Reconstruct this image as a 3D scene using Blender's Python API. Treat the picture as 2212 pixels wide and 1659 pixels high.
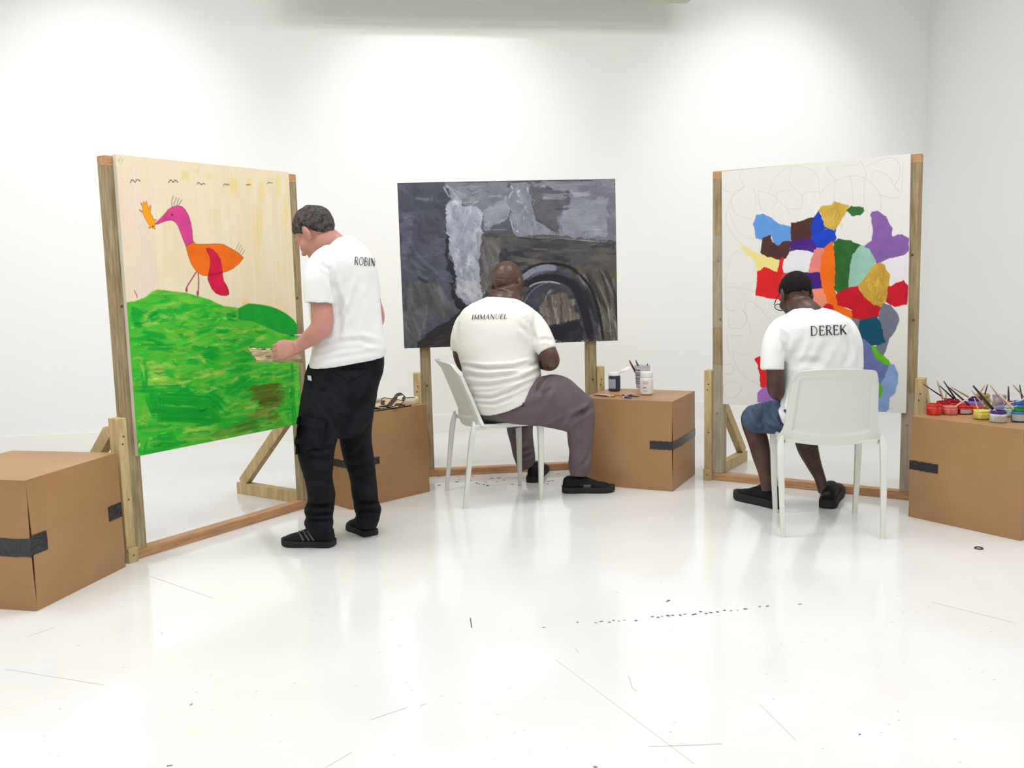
# Three painters at wooden easels in a white gallery room
import bpy, bmesh, math, random
import numpy as np
from mathutils import Vector, Matrix
from mathutils.bvhtree import BVHTree

scene = bpy.context.scene
for _o in list(bpy.data.objects):
    bpy.data.objects.remove(_o, do_unlink=True)
COL = scene.collection
RNG = np.random.default_rng(7)
random.seed(7)

# ------------------------------------------------------------------ camera
IMG_W, IMG_H = 2212, 1659
FPX = 1978.5                     # focal length in pixels
PITCH, ROLL, CAM_H = 0.1188, -0.0256, 1.30
_fw = np.array([0, math.cos(PITCH), -math.sin(PITCH)])
_up = np.array([0, math.sin(PITCH), math.cos(PITCH)])
_rt = np.array([1.0, 0, 0])
_c, _s = math.cos(ROLL), math.sin(ROLL)
CR = np.stack([_c * _rt + _s * _up, -_s * _rt + _c * _up, _fw])
CAM = np.array([0, 0, CAM_H])
cam_data = bpy.data.cameras.new('camera')
cam_data.sensor_width = 36.0
cam_data.sensor_fit = 'HORIZONTAL'
cam_data.lens = FPX / IMG_W * 36.0
cam_data.clip_end = 100
cam = bpy.data.objects.new('camera', cam_data)
COL.objects.link(cam)
_m = np.eye(4)
_m[:3, 0], _m[:3, 1], _m[:3, 2], _m[:3, 3] = CR[0], CR[1], -CR[2], CAM
cam.matrix_world = Matrix(_m.tolist())
scene.camera = cam

def ray(u, v):
    return CR.T @ np.array([(u - IMG_W / 2) / FPX, -(v - IMG_H / 2) / FPX, 1.0])
def px(u, v, Y):                 # point of the room seen at (u, v) at distance Y
    d = ray(u, v)
    return CAM + d * (Y / d[1])
def ground(u, v, z=0.0):
    d = ray(u, v)
    return CAM + d * ((z - CAM_H) / d[2])
def on_plane(u, v, p0, n):
    d = ray(u, v)
    return CAM + d * (np.dot(np.asarray(p0) - CAM, n) / np.dot(d, n))
def proj(X):
    d = (np.asarray(X) - CAM) @ CR.T
    return np.stack([IMG_W / 2 + FPX * d[..., 0] / d[..., 2], IMG_H / 2 - FPX * d[..., 1] / d[..., 2]], -1)

# ------------------------------------------------------------------ world, lights, exposure
world = bpy.data.worlds.new('world'); scene.world = world
world.use_nodes = True
world.node_tree.nodes['Background'].inputs[0].default_value = (1, 1, 1, 1)
world.node_tree.nodes['Background'].inputs[1].default_value = 0.3
vs = scene.view_settings
vs.view_transform = 'Standard'; vs.look = 'None'; vs.gamma = 1.0; vs.use_curve_mapping = False
vs.exposure = -0.16

# room frame: corner at the right end of the back wall
WALL_YAW = math.radians(9.3)
WX = np.array([math.cos(WALL_YAW), math.sin(WALL_YAW), 0])      # along the back wall, to the right
WY = np.array([math.sin(WALL_YAW), -math.cos(WALL_YAW), 0])     # out of the back wall, towards the camera
_wa = ground(0, 943.5, 0.15)
CORNER = on_plane(2001, 300, _wa, WY); CORNER[2] = 0
ROOM_L, ROOM_D, ROOM_Z = 10.5, 12.5, 4.3
def room(a, b, z):               # a metres left of the corner, b metres out from the back wall
    return CORNER - WX * a + WY * b + np.array([0, 0, z])

def area_light(name, p, sx, sy, watt, color=(1, 1, 1), target=None):
    l = bpy.data.lights.new(name, 'AREA'); l.shape = 'RECTANGLE'; l.size = sx; l.size_y = sy
    l.energy = watt; l.color = color
    o = bpy.data.objects.new(name, l); COL.objects.link(o); o.location = p
    if target is not None:
        o.rotation_euler = (Vector(target) - Vector(p)).to_track_quat('-Z', 'Y').to_euler()
    else:
        o.rotation_euler = (0, 0, WALL_YAW)
    return o
def spot_light(name, p, target, watt, deg, blend, size=0.08, color=(1, 1, 1)):
    l = bpy.data.lights.new(name, 'SPOT'); l.energy = watt; l.spot_size = math.radians(deg); l.spot_blend = blend
    l.shadow_soft_size = size; l.color = color
    o = bpy.data.objects.new(name, l); COL.objects.link(o); o.location = p
    o.rotation_euler = (Vector(target) - Vector(p)).to_track_quat('-Z', 'Y').to_euler()
    return o
# rows of ceiling light panels over the studio
for _a in (2.4, 5.2, 8.0):
    for _b, _w in ((2.9, 46), (5.2, 40), (7.6, 22), (10.2, 14)):
        area_light('ceiling_panel_light', room(_a, _b, ROOM_Z - 0.06), 1.6, 0.9, _w, (1.0, 0.998, 0.994))
# three track spots washing the back wall
for _u in (215, 950, 1650):
    _t = on_plane(_u, 190, CORNER, WY)
    _p = _t + WY * 1.9; _p[2] = ROOM_Z - 0.2
    _t2 = _t.copy(); _t2[2] = 2.15
    spot_light('track_spot', _p, _t2, 135, 66, 1.0, 0.06, (1.0, 0.995, 0.985))

# ------------------------------------------------------------------ materials
def lin(c):
    c = np.asarray(c, float) / 255.0
    return np.where(c <= 0.04045, c / 12.92, ((c + 0.055) / 1.055) ** 2.4)
MATS = {}
def mat(name, rgb, rough=0.6, spec=0.5, var=0.0, var_scale=8.0, bump=0.0, bump_scale=60.0, stretch=(1, 1, 1),
        rgb2=None, coat=0.0, metallic=0.0, trans=0.0, sheen=0.0, sub=0.0):
    if name in MATS: return MATS[name]
    m = bpy.data.materials.new(name); m.use_nodes = True
    nt = m.node_tree; b = nt.nodes['Principled BSDF']
    c = tuple(lin(rgb)) + (1,)
    b.inputs['Base Color'].default_value = c
    b.inputs['Roughness'].default_value = rough
    b.inputs['Specular IOR Level'].default_value = spec
    b.inputs['Coat Weight'].default_value = coat
    b.inputs['Coat Roughness'].default_value = 0.08
    b.inputs['Metallic'].default_value = metallic
    b.inputs['Transmission Weight'].default_value = trans
    b.inputs['Sheen Weight'].default_value = sheen
    if sub:
        b.inputs['Subsurface Weight'].default_value = sub
        b.inputs['Subsurface Radius'].default_value = (0.02, 0.008, 0.004)
        b.inputs['Subsurface Scale'].default_value = 0.5
    if var or bump or rgb2 is not None:
        tc = nt.nodes.new('ShaderNodeTexCoord'); mp = nt.nodes.new('ShaderNodeMapping')
        mp.inputs['Scale'].default_value = stretch
        nt.links.new(tc.outputs['Object'], mp.inputs['Vector'])
        if var or rgb2 is not None:
            n = nt.nodes.new('ShaderNodeTexNoise'); n.inputs['Scale'].default_value = var_scale
            n.inputs['Detail'].default_value = 6; n.inputs['Roughness'].default_value = 0.6
            nt.links.new(mp.outputs[0], n.inputs['Vector'])
            r = nt.nodes.new('ShaderNodeValToRGB')
            c0 = np.array(c[:3]); c1 = lin(rgb2) if rgb2 is not None else c0
            r.color_ramp.elements[0].position = 0.36; r.color_ramp.elements[1].position = 0.66
            r.color_ramp.elements[0].color = tuple(np.clip(c0 * (1 - var), 0, 1)) + (1,)
            r.color_ramp.elements[1].color = tuple(np.clip(c1 * (1 + var), 0, 1)) + (1,)
            nt.links.new(n.outputs['Fac'], r.inputs['Fac'])
            nt.links.new(r.outputs['Color'], b.inputs['Base Color'])
        if bump:
            n2 = nt.nodes.new('ShaderNodeTexNoise'); n2.inputs['Scale'].default_value = bump_scale
            n2.inputs['Detail'].default_value = 4
            nt.links.new(mp.outputs[0], n2.inputs['Vector'])
            bp = nt.nodes.new('ShaderNodeBump'); bp.inputs['Strength'].default_value = bump
            bp.inputs['Distance'].default_value = 0.004
            nt.links.new(n2.outputs['Fac'], bp.inputs['Height'])
            nt.links.new(bp.outputs[0], b.inputs['Normal'])
    MATS[name] = m
    return m
def paint_mat(name, rough=0.55):
    if name in MATS: return MATS[name]
    m = bpy.data.materials.new(name); m.use_nodes = True
    nt = m.node_tree; b = nt.nodes['Principled BSDF']
    a = nt.nodes.new('ShaderNodeVertexColor'); a.layer_name = 'paint'
    nt.links.new(a.outputs['Color'], b.inputs['Base Color'])
    b.inputs['Roughness'].default_value = rough
    b.inputs['Specular IOR Level'].default_value = 0.3
    tc = nt.nodes.new('ShaderNodeTexCoord')
    n = nt.nodes.new('ShaderNodeTexNoise'); n.inputs['Scale'].default_value = 90
    nt.links.new(tc.outputs['Object'], n.inputs['Vector'])
    bp = nt.nodes.new('ShaderNodeBump'); bp.inputs['Strength'].default_value = 0.12; bp.inputs['Distance'].default_value = 0.002
    nt.links.new(n.outputs['Fac'], bp.inputs['Height']); nt.links.new(bp.outputs[0], b.inputs['Normal'])
    MATS[name] = m
    return m

# ------------------------------------------------------------------ object helpers
FRAMES = {}                       # thing name -> world matrix (numpy 4x4)
def frame_of(o):
    while o.parent is not None: o = o.parent
    return FRAMES[o.name]
def rotz(a):
    c, s = math.cos(a), math.sin(a)
    return np.array([[c, -s, 0], [s, c, 0], [0, 0, 1.0]])
def tag(o, label=None, cat=None, group=None, kind=None):
    if label: o['label'] = label
    if cat: o['category'] = cat
    if group: o['group'] = group
    if kind: o['kind'] = kind
    return o
def set_frame(o, loc, rz):
    M = np.eye(4); M[:3, :3] = rotz(rz); M[:3, 3] = loc
    FRAMES[o.name] = M
    o.location = [float(x) for x in loc]; o.rotation_euler = (0, 0, rz)
def thing(name, label, cat, loc=(0, 0, 0), rz=0.0, group=None):
    o = bpy.data.objects.new(name, None); COL.objects.link(o)
    o.empty_display_size = 0.1
    set_frame(o, loc, rz)
    return tag(o, label, cat, group)
def mesh_from(name, V, F, m, smooth=True):
    me = bpy.data.meshes.new(name)
    me.from_pydata([tuple(map(float, v)) for v in V] if not isinstance(V, np.ndarray) else V.tolist(), [], [tuple(f) for f in F] if not isinstance(F, np.ndarray) else F.tolist())
    if m is not None: me.materials.append(m)
    me.polygons.foreach_set('use_smooth', [bool(smooth)] * len(me.polygons))
    me.update()
    return me
def add(name, VF, m, parent=None, smooth=False, local=False, loc=None, rz=0.0, auto=None):
    """one mesh object; VF in world coordinates unless local"""
    V = np.asarray(VF[0], float); F = VF[1]
    if parent is not None:
        M = frame_of(parent)
    elif loc is not None:
        M = np.eye(4); M[:3, :3] = rotz(rz); M[:3, 3] = loc
    else:
        M = np.eye(4)
    if not local:
        V = (V - M[:3, 3]) @ M[:3, :3]
    me = mesh_from(name, V, F, m, smooth)
    o = bpy.data.objects.new(name, me); COL.objects.link(o)
    if parent is not None:
        o.parent = parent
    elif loc is not None:
        set_frame(o, loc, rz)
    else:
        FRAMES[o.name] = np.eye(4)
    if smooth and auto:
        try:
            me.set_sharp_from_angle(angle=math.radians(auto))
        except Exception:
            pass
    return o
def merge(parts):
    Vs, Fs, k = [], [], 0
    for V, F in parts:
        V = np.asarray(V, float); Vs.append(V)
        Fs += [tuple(int(i) + k for i in f) for f in F]; k += len(V)
    return np.vstack(Vs), Fs
def box_vf(x0, x1, y0, y1, z0, z1, bev=0.0):
    if bev <= 0:
        V = np.array([(x, y, z) for x in (x0, x1) for y in (y0, y1) for z in (z0, z1)], float)
        F = [(0, 1, 3, 2), (4, 6, 7, 5), (0, 4, 5, 1), (2, 3, 7, 6), (0, 2, 6, 4), (1, 5, 7, 3)]
        return V, F
    bm = bmesh.new(); bmesh.ops.create_cube(bm, size=1.0)
    for v in bm.verts:
        v.co = Vector(((x0 + x1) / 2 + v.co.x * (x1 - x0), (y0 + y1) / 2 + v.co.y * (y1 - y0), (z0 + z1) / 2 + v.co.z * (z1 - z0)))
    bmesh.ops.bevel(bm, geom=bm.edges[:], offset=bev, segments=2, profile=0.5, affect='EDGES')
    return bm_vf(bm)
def bm_vf(bm):
    bm.verts.ensure_lookup_table(); bm.verts.index_update()
    V = np.array([v.co[:] for v in bm.verts]); F = [tuple(v.index for v in f.verts) for f in bm.faces]
    bm.free(); return V, F
def xf(VF, M3=None, t=(0, 0, 0)):
    V = np.asarray(VF[0], float)
    if M3 is not None: V = V @ np.asarray(M3).T
    return V + np.asarray(t), VF[1]
def unit(a):
    a = np.asarray(a, float); return a / (np.linalg.norm(a) + 1e-12)
def beam(p, q, w, d, side, bev=0.003):
    """square-cut timber from p to q; w along side, d along the third axis"""
    p, q = np.asarray(p, float), np.asarray(q, float)
    ax = unit(q - p); sd = unit(np.asarray(side) - ax * np.dot(side, ax)); th = np.cross(ax, sd)
    V, F = box_vf(-w / 2, w / 2, -d / 2, d / 2, 0, np.linalg.norm(q - p), bev)
    return V @ np.stack([sd, th, ax]) + p, F
def catmull(P, sub):
    P = np.asarray(P, float)
    if len(P) < 3 or sub <= 1: 
        if sub <= 1: return P
        t = np.linspace(0, len(P) - 1, (len(P) - 1) * sub + 1)
        i = np.minimum(t.astype(int), len(P) - 2); f = (t - i)[:, None]
        return P[i] * (1 - f) + P[i + 1] * f
    Q = np.vstack([2 * P[0] - P[1], P, 2 * P[-1] - P[-2]])
    out = []
    for i in range(1, len(Q) - 2):
        for k in range(sub):
            t = k / sub
            a, b, c, d = Q[i - 1], Q[i], Q[i + 1], Q[i + 2]
            out.append(0.5 * ((2 * b) + (c - a) * t + (2 * a - 5 * b + 4 * c - d) * t * t + (3 * b - a - 3 * c + d) * t ** 3))
    out.append(P[-1])
    return np.array(out)
def loft(C, A, B, n=28, p=2.0):
    """closed tube through rings with centre C and half axes A, B"""
    th = np.linspace(0, 2 * math.pi, n, endpoint=False)
    ct, st = np.cos(th), np.sin(th)
    if p != 2.0:
        ct = np.sign(ct) * np.abs(ct) ** (2 / p); st = np.sign(st) * np.abs(st) ** (2 / p)
    V = (C[:, None, :] + A[:, None, :] * ct[None, :, None] + B[:, None, :] * st[None, :, None]).reshape(-1, 3)
    m = len(C); F = []
    for i in range(m - 1):
        for j in range(n):
            k = (j + 1) % n
            F.append((i * n + j, i * n + k, (i + 1) * n + k, (i + 1) * n + j))
    V = np.vstack([V, C[0], C[-1]])
    a, b = m * n, m * n + 1
    for j in range(n):
        k = (j + 1) % n
        F.append((a, k, j)); F.append((b, (m - 1) * n + j, (m - 1) * n + k))
    return V, F
def tube(P, R, sub=4, n=20, ratio=1.0, ref=(0, 0, 1)):
    """round tube along world points P with radii R"""
    D = catmull(np.column_stack([np.asarray(P, float), R]), sub)
    C, r = D[:, :3], D[:, 3]
    T = np.gradient(C, axis=0); A = []; B = []
    for i in range(len(C)):
        t = unit(T[i]); x = np.cross(t, ref)
        if np.linalg.norm(x) < 1e-3: x = np.cross(t, (1, 0, 0))
        x = unit(x); A.append(x * r[i]); B.append(np.cross(t, x) * r[i] * ratio)
    return loft(C, np.array(A), np.array(B), n)
def tube_px(st, ratio=1.0, sub=4, n=22, shrink=1.0):
    """limb from stations (u, v, Y, width in px)"""
    P = [px(u, v, Y) for u, v, Y, w in st]
    R = [w / 2 * Y / FPX * shrink for u, v, Y, w in st]
    D = catmull(np.column_stack([P, R]), sub); C, r = D[:, :3], D[:, 3]
    T = np.gradient(C, axis=0); A = []; B = []
    for i in range(len(C)):
        t = unit(T[i]); x = unit(np.cross(t, C[i] - CAM)); A.append(x * r[i]); B.append(np.cross(t, x) * r[i] * ratio)
    return loft(C, np.array(A), np.array(B), n)
def rings_px(st, sub=4, n=40, p=2.2, shrink=1.0):
    """torso-like loft from stations (uL, vL, uR, vR, Y, half depth, z tilt)"""
    rows = []
    for s in st:
        uL, vL, uR, vR, Y, b = s[:6]; zt = s[6] if len(s) > 6 else 0.0
        a, c = px(uL, vL, Y), px(uR, vR, Y)
        ctr = (a + c) / 2; vd = ctr - CAM; vd[2] = 0; vd = unit(vd)
        rows.append(np.concatenate([ctr, (c - a) / 2 * shrink, (vd * b + np.array([0, 0, zt])) * shrink]))
    D = catmull(np.array(rows), sub)
    return loft(D[:, :3], D[:, 3:6], D[:, 6:9], n, p)
def ellipsoid(c, r, R=None, seg=20, rings=12):
    th = np.linspace(0, math.pi, rings + 1)[1:-1]; ph = np.linspace(0, 2 * math.pi, seg, endpoint=False)
    V = [(0, 0, 1)] + [(math.sin(t) * math.cos(q), math.sin(t) * math.sin(q), math.cos(t)) for t in th for q in ph] + [(0, 0, -1)]
    V = np.array(V) * np.asarray(r); F = []
    for j in range(seg):
        F.append((0, 1 + j, 1 + (j + 1) % seg))
    for i in range(len(th) - 1):
        for j in range(seg):
            a = 1 + i * seg + j; b = 1 + i * seg + (j + 1) % seg
            F.append((a, a + seg, b + seg, b))
    k = 1 + (len(th) - 1) * seg; e = len(V) - 1
    for j in range(seg):
        F.append((k + j, e, k + (j + 1) % seg))
    if R is not None: V = V @ np.asarray(R).T
    return V + np.asarray(c), F
def lathe(prof, n=24, cap=True):
    """profile of (r, z) turned about z"""
    th = np.linspace(0, 2 * math.pi, n, endpoint=False); V = []; F = []
    for r, z in prof:
        V += [(r * math.cos(t), r * math.sin(t), z) for t in th]
    m = len(prof)
    for i in range(m - 1):
        for j in range(n):
            k = (j + 1) % n
            F.append((i * n + j, i * n + k, (i + 1) * n + k, (i + 1) * n + j))
    if cap:
        F.append(tuple(range(n - 1, -1, -1))); F.append(tuple((m - 1) * n + j for j in range(n)))
    return np.array(V), F
def remesh(parts, voxel, smooth_it=6, factor=0.5):
    V, F = merge(parts)
    me = mesh_from('tmp', V, F, None)
    o = bpy.data.objects.new('tmp', me); COL.objects.link(o)
    r = o.modifiers.new('r', 'REMESH'); r.mode = 'VOXEL'; r.voxel_size = voxel; r.adaptivity = 0.0
    if smooth_it:
        s = o.modifiers.new('s', 'SMOOTH'); s.factor = factor; s.iterations = smooth_it
    dg = bpy.context.evaluated_depsgraph_get()
    ev = o.evaluated_get(dg); em = ev.to_mesh()
    n = len(em.vertices); co = np.empty(n * 3); em.vertices.foreach_get('co', co); co = co.reshape(-1, 3)
    no = np.empty(n * 3); em.vertices.foreach_get('normal', no); no = no.reshape(-1, 3)
    FF = [tuple(p.vertices) for p in em.polygons]
    ev.to_mesh_clear(); bpy.data.objects.remove(o, do_unlink=True); bpy.data.meshes.remove(me)
    return co, FF, no
def wave_noise(P, freq, seed, octaves=3):
    r = np.random.default_rng(seed); out = np.zeros(len(P)); amp = 1.0
    for o in range(octaves):
        for k in range(5):
            d = r.normal(size=3); d /= np.linalg.norm(d)
            out += amp * np.sin(P @ d * freq * (0.7 + 0.6 * r.random()) * 2 * math.pi + r.random() * 6.28) / 5
        freq *= 2.0; amp *= 0.5
    return out
def seg_dist(uv, a, b):
    a, b = np.asarray(a, float), np.asarray(b, float); d = b - a; L = np.dot(d, d) + 1e-9
    t = np.clip(((uv - a) @ d) / L, 0, 1)
    return np.hypot(*(uv - a - t[:, None] * d).T), t
def folds(co, no, lst):
    """press creases into cloth: (polyline in photo px, width px, depth m); only the surface facing that way"""
    uv = proj(co); view = co - CAM; view /= np.linalg.norm(view, axis=1)[:, None]
    facing = np.clip(-(no * view).sum(1) * 2.5, 0, 1)
    disp = np.zeros(len(co))
    for pl, w, dep in lst:
        dep = dep * 1.9
        best = np.full(len(co), 1e9); tt = np.zeros(len(co)); n = len(pl) - 1
        for i in range(n):
            d, t = seg_dist(uv, pl[i], pl[i + 1])
            k = d < best; best[k] = d[k]; tt[k] = (i + t[k]) / n
        fade = np.clip(np.sin(np.clip(tt, 0.04, 0.96) * math.pi) * 1.6, 0.15, 1)
        disp += fade * (-dep * np.exp(-(best / w) ** 2) + 0.55 * dep * np.exp(-((best - 1.9 * w) / (0.9 * w)) ** 2))
    return co + no * (disp * facing)[:, None]
def bvh_of(VF):
    return BVHTree.FromPolygons([tuple(v) for v in VF[0]], [tuple(f) for f in VF[1]])
def conform(bvh, uvs, off):
    """lay photo-measured points onto a surface"""
    out = []; last = None
    for u, v in uvs:
        d = Vector(ray(u, v)).normalized()
        loc, nor, _, _ = bvh.ray_cast(Vector(CAM), d)
        if loc is None:
            if last is None:
                loc2, nor2, _, _ = bvh.find_nearest(Vector(CAM) + d * 4.5); loc, nor = loc2, nor2
            else:
                loc = Vector(CAM) + d * last; nor = -d
        last = (loc - Vector(CAM)).length
        if nor.dot(d) > 0: nor = -nor
        out.append(np.array(loc) + np.array(nor) * off - np.array(d) * off * 0.5)
    return out
def patch(bvh, quad, nu, nv, off, thick=0.0):
    """grid patch between four photo-measured corners, laid on a surface"""
    q = np.asarray(quad, float); uvs = []
    for j in range(nv + 1):
        for i in range(nu + 1):
            s, t = i / nu, j / nv
            uvs.append((q[0] * (1 - s) + q[1] * s) * (1 - t) + (q[3] * (1 - s) + q[2] * s) * t)
    V = conform(bvh, uvs, off); F = []
    for j in range(nv):
        for i in range(nu):
            a = j * (nu + 1) + i
            F.append((a, a + 1, a + nu + 2, a + nu + 1))
    if thick:
        W = conform(bvh, uvs, off - thick); k = len(V); m = nu + 1
        F2 = [tuple(i + k for i in reversed(f)) for f in F]
        rim = [i for i in range(nu)] ; E = []
        loop = list(range(m)) + [m * (j + 1) - 1 for j in range(1, nv + 1)] + [m * nv + i for i in range(nu - 1, -1, -1)] + [m * j for j in range(nv - 1, 0, -1)]
        for i in range(len(loop)):
            a, b = loop[i], loop[(i + 1) % len(loop)]
            E.append((b, a, a + k, b + k))
        V = list(V) + list(W); F = F + F2 + E
    return np.array(V), F
def ribbon(pts, w, nrm=(0, 0, 1)):
    """flat strip along world points"""
    P = np.asarray(pts, float); V = []; F = []
    for i in range(len(P)):
        t = unit(P[min(i + 1, len(P) - 1)] - P[max(i - 1, 0)]); s = unit(np.cross(t, nrm)) * w / 2
        V += [P[i] - s, P[i] + s]
    for i in range(len(P) - 1):
        F.append((2 * i, 2 * i + 1, 2 * i + 3, 2 * i + 2))
    return np.array(V), F

# ------------------------------------------------------------------ room shell
m_wall = mat('white_wall_paint', (243, 243, 241), 0.85, 0.2, var=0.012, var_scale=0.7, bump=0.02, bump_scale=40)
m_ceil = mat('white_ceiling_paint', (232, 232, 230), 0.9, 0.2, var=0.01, var_scale=0.8)
m_floor = bpy.data.materials.new('white_gloss_floor'); m_floor.use_nodes = True
def build_floor_mat(m):
    nt = m.node_tree; b = nt.nodes['Principled BSDF']; L = nt.links.new
    tc = nt.nodes.new('ShaderNodeTexCoord')
    def noise(scale, stretch=(1, 1, 1), detail=5, rot=0):
        mp = nt.nodes.new('ShaderNodeMapping'); mp.inputs['Scale'].default_value = stretch; mp.inputs['Rotation'].default_value = (0, 0, rot)
        L(tc.outputs['Object'], mp.inputs['Vector'])
        n = nt.nodes.new('ShaderNodeTexNoise'); n.inputs['Scale'].default_value = scale; n.inputs['Detail'].default_value = detail
        L(mp.outputs[0], n.inputs['Vector']); return n.outputs['Fac']
    r = nt.nodes.new('ShaderNodeValToRGB')
    r.color_ramp.elements[0].position = 0.3; r.color_ramp.elements[1].position = 0.7
    r.color_ramp.elements[0].color = tuple(lin((226, 226, 224))) + (1,)
    r.color_ramp.elements[1].color = tuple(lin((236, 236, 235))) + (1,)
    L(noise(1.3), r.inputs['Fac'])
    # fine hairline scratches running several ways
    out = r.outputs['Color']
    for rot, st in ((0.5, (2, 60, 1)), (-0.9, (2.5, 70, 1)), (1.7, (3, 80, 1))):
        rr = nt.nodes.new('ShaderNodeValToRGB')
        rr.color_ramp.elements[0].position = 0.68; rr.color_ramp.elements[1].position = 0.74
        rr.color_ramp.elements[0].color = (0, 0, 0, 1); rr.color_ramp.elements[1].color = (0.12, 0.12, 0.12, 1)
        L(noise(1.0, st, 3, rot), rr.inputs['Fac'])
        mx = nt.nodes.new('ShaderNodeMixRGB'); mx.inputs['Color2'].default_value = tuple(lin((180, 178, 170))) + (1,)
        L(rr.outputs['Color'], mx.inputs['Fac']); L(out, mx.inputs['Color1']); out = mx.outputs['Color']
    L(out, b.inputs['Base Color'])
    mr = nt.nodes.new('ShaderNodeMapRange'); mr.inputs['To Min'].default_value = 0.07; mr.inputs['To Max'].default_value = 0.2
    L(noise(5.0), mr.inputs['Value']); L(mr.outputs[0], b.inputs['Roughness'])
    b.inputs['Specular IOR Level'].default_value = 0.5
    bp = nt.nodes.new('ShaderNodeBump'); bp.inputs['Strength'].default_value = 0.035; bp.inputs['Distance'].default_value = 0.01
    L(noise(7.0), bp.inputs['Height']); L(bp.outputs[0], b.inputs['Normal'])
build_floor_mat(m_floor)

def struct(name, VF, m, parent=None, smooth=False):
    o = add(name, VF, m, parent, smooth)
    if parent is None: o['kind'] = 'structure'
    return o
def slab(a0, a1, b0, b1, z0, z1):
    V = np.array([room(a, b, z) for a in (a0, a1) for b in (b0, b1) for z in (z0, z1)])
    return V, [(0, 1, 3, 2), (4, 6, 7, 5), (0, 4, 5, 1), (2, 3, 7, 6), (0, 2, 6, 4), (1, 5, 7, 3)]
T = 0.15
floor = struct('floor', slab(-T, ROOM_L + T, -T, ROOM_D + T, -0.12, 0), m_floor)
tag(floor, 'white painted gloss floor with scuffs and faint scratches', 'floor')
tag(struct('wall_back', slab(-T, ROOM_L + T, -T, 0, 0, ROOM_Z), m_wall), 'plain white back wall washed by spotlights', 'wall')
tag(struct('wall_right', slab(-T, 0, 0, ROOM_D, 0, ROOM_Z), m_wall), 'plain white side wall at the right', 'wall')
tag(struct('wall_left', slab(ROOM_L, ROOM_L + T, 0, ROOM_D, 0, ROOM_Z), m_wall), 'plain white side wall at the left', 'wall')
tag(struct('wall_front', slab(-T, ROOM_L + T, ROOM_D, ROOM_D + T, 0, ROOM_Z), m_wall), 'plain white wall behind the viewer', 'wall')
tag(struct('ceiling', slab(-T, ROOM_L + T, -T, ROOM_D + T, ROOM_Z, ROOM_Z + 0.1), m_ceil), 'white ceiling above the studio', 'ceiling')
m_skirt = mat('white_skirting_gloss', (243, 242, 239), 0.45, 0.4)
def skirting(a0, a1, b0, b1):
    return slab(a0, a1, b0, b1, 0, 0.15)
tag(struct('baseboard_back', skirting(0, ROOM_L, 0, 0.018), m_skirt), 'white skirting board along the back wall', 'skirting')
tag(struct('baseboard_right', skirting(0, 0.018, 0.018, ROOM_D), m_skirt), 'white skirting board along the right wall', 'skirting')
# ceiling trough that just shows at the top edge
m_trough = mat('pale_green_grey_paint', (196, 204, 188), 0.7, 0.3)
_ta = on_plane(1500, -6, CORNER + WY * 0.45, WY); _tb = on_plane(600, 2, CORNER + WY * 0.45, WY)
def along(p): return float(np.dot(CORNER - p, WX))
_bm_parts = [slab(along(_ta), along(_tb), 0.28, 0.45, _ta[2], _ta[2] + 0.16), slab(along(_ta) + 0.4, along(_ta) + 0.44, 0.35, 0.39, _ta[2] + 0.16, ROOM_Z), slab(along(_tb) - 0.5, along(_tb) - 0.46, 0.35, 0.39, _ta[2] + 0.16, ROOM_Z)]
_tr = thing('light_trough', 'pale green-grey lighting trough hung from the ceiling at the top edge', 'light trough', room((along(_ta) + along(_tb)) / 2, 0.36, _ta[2]), WALL_YAW)
add('housing', _bm_parts[0], m_trough, _tr); add('hanger', _bm_parts[1], m_trough, _tr); add('hanger', _bm_parts[2], m_trough, _tr)

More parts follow.
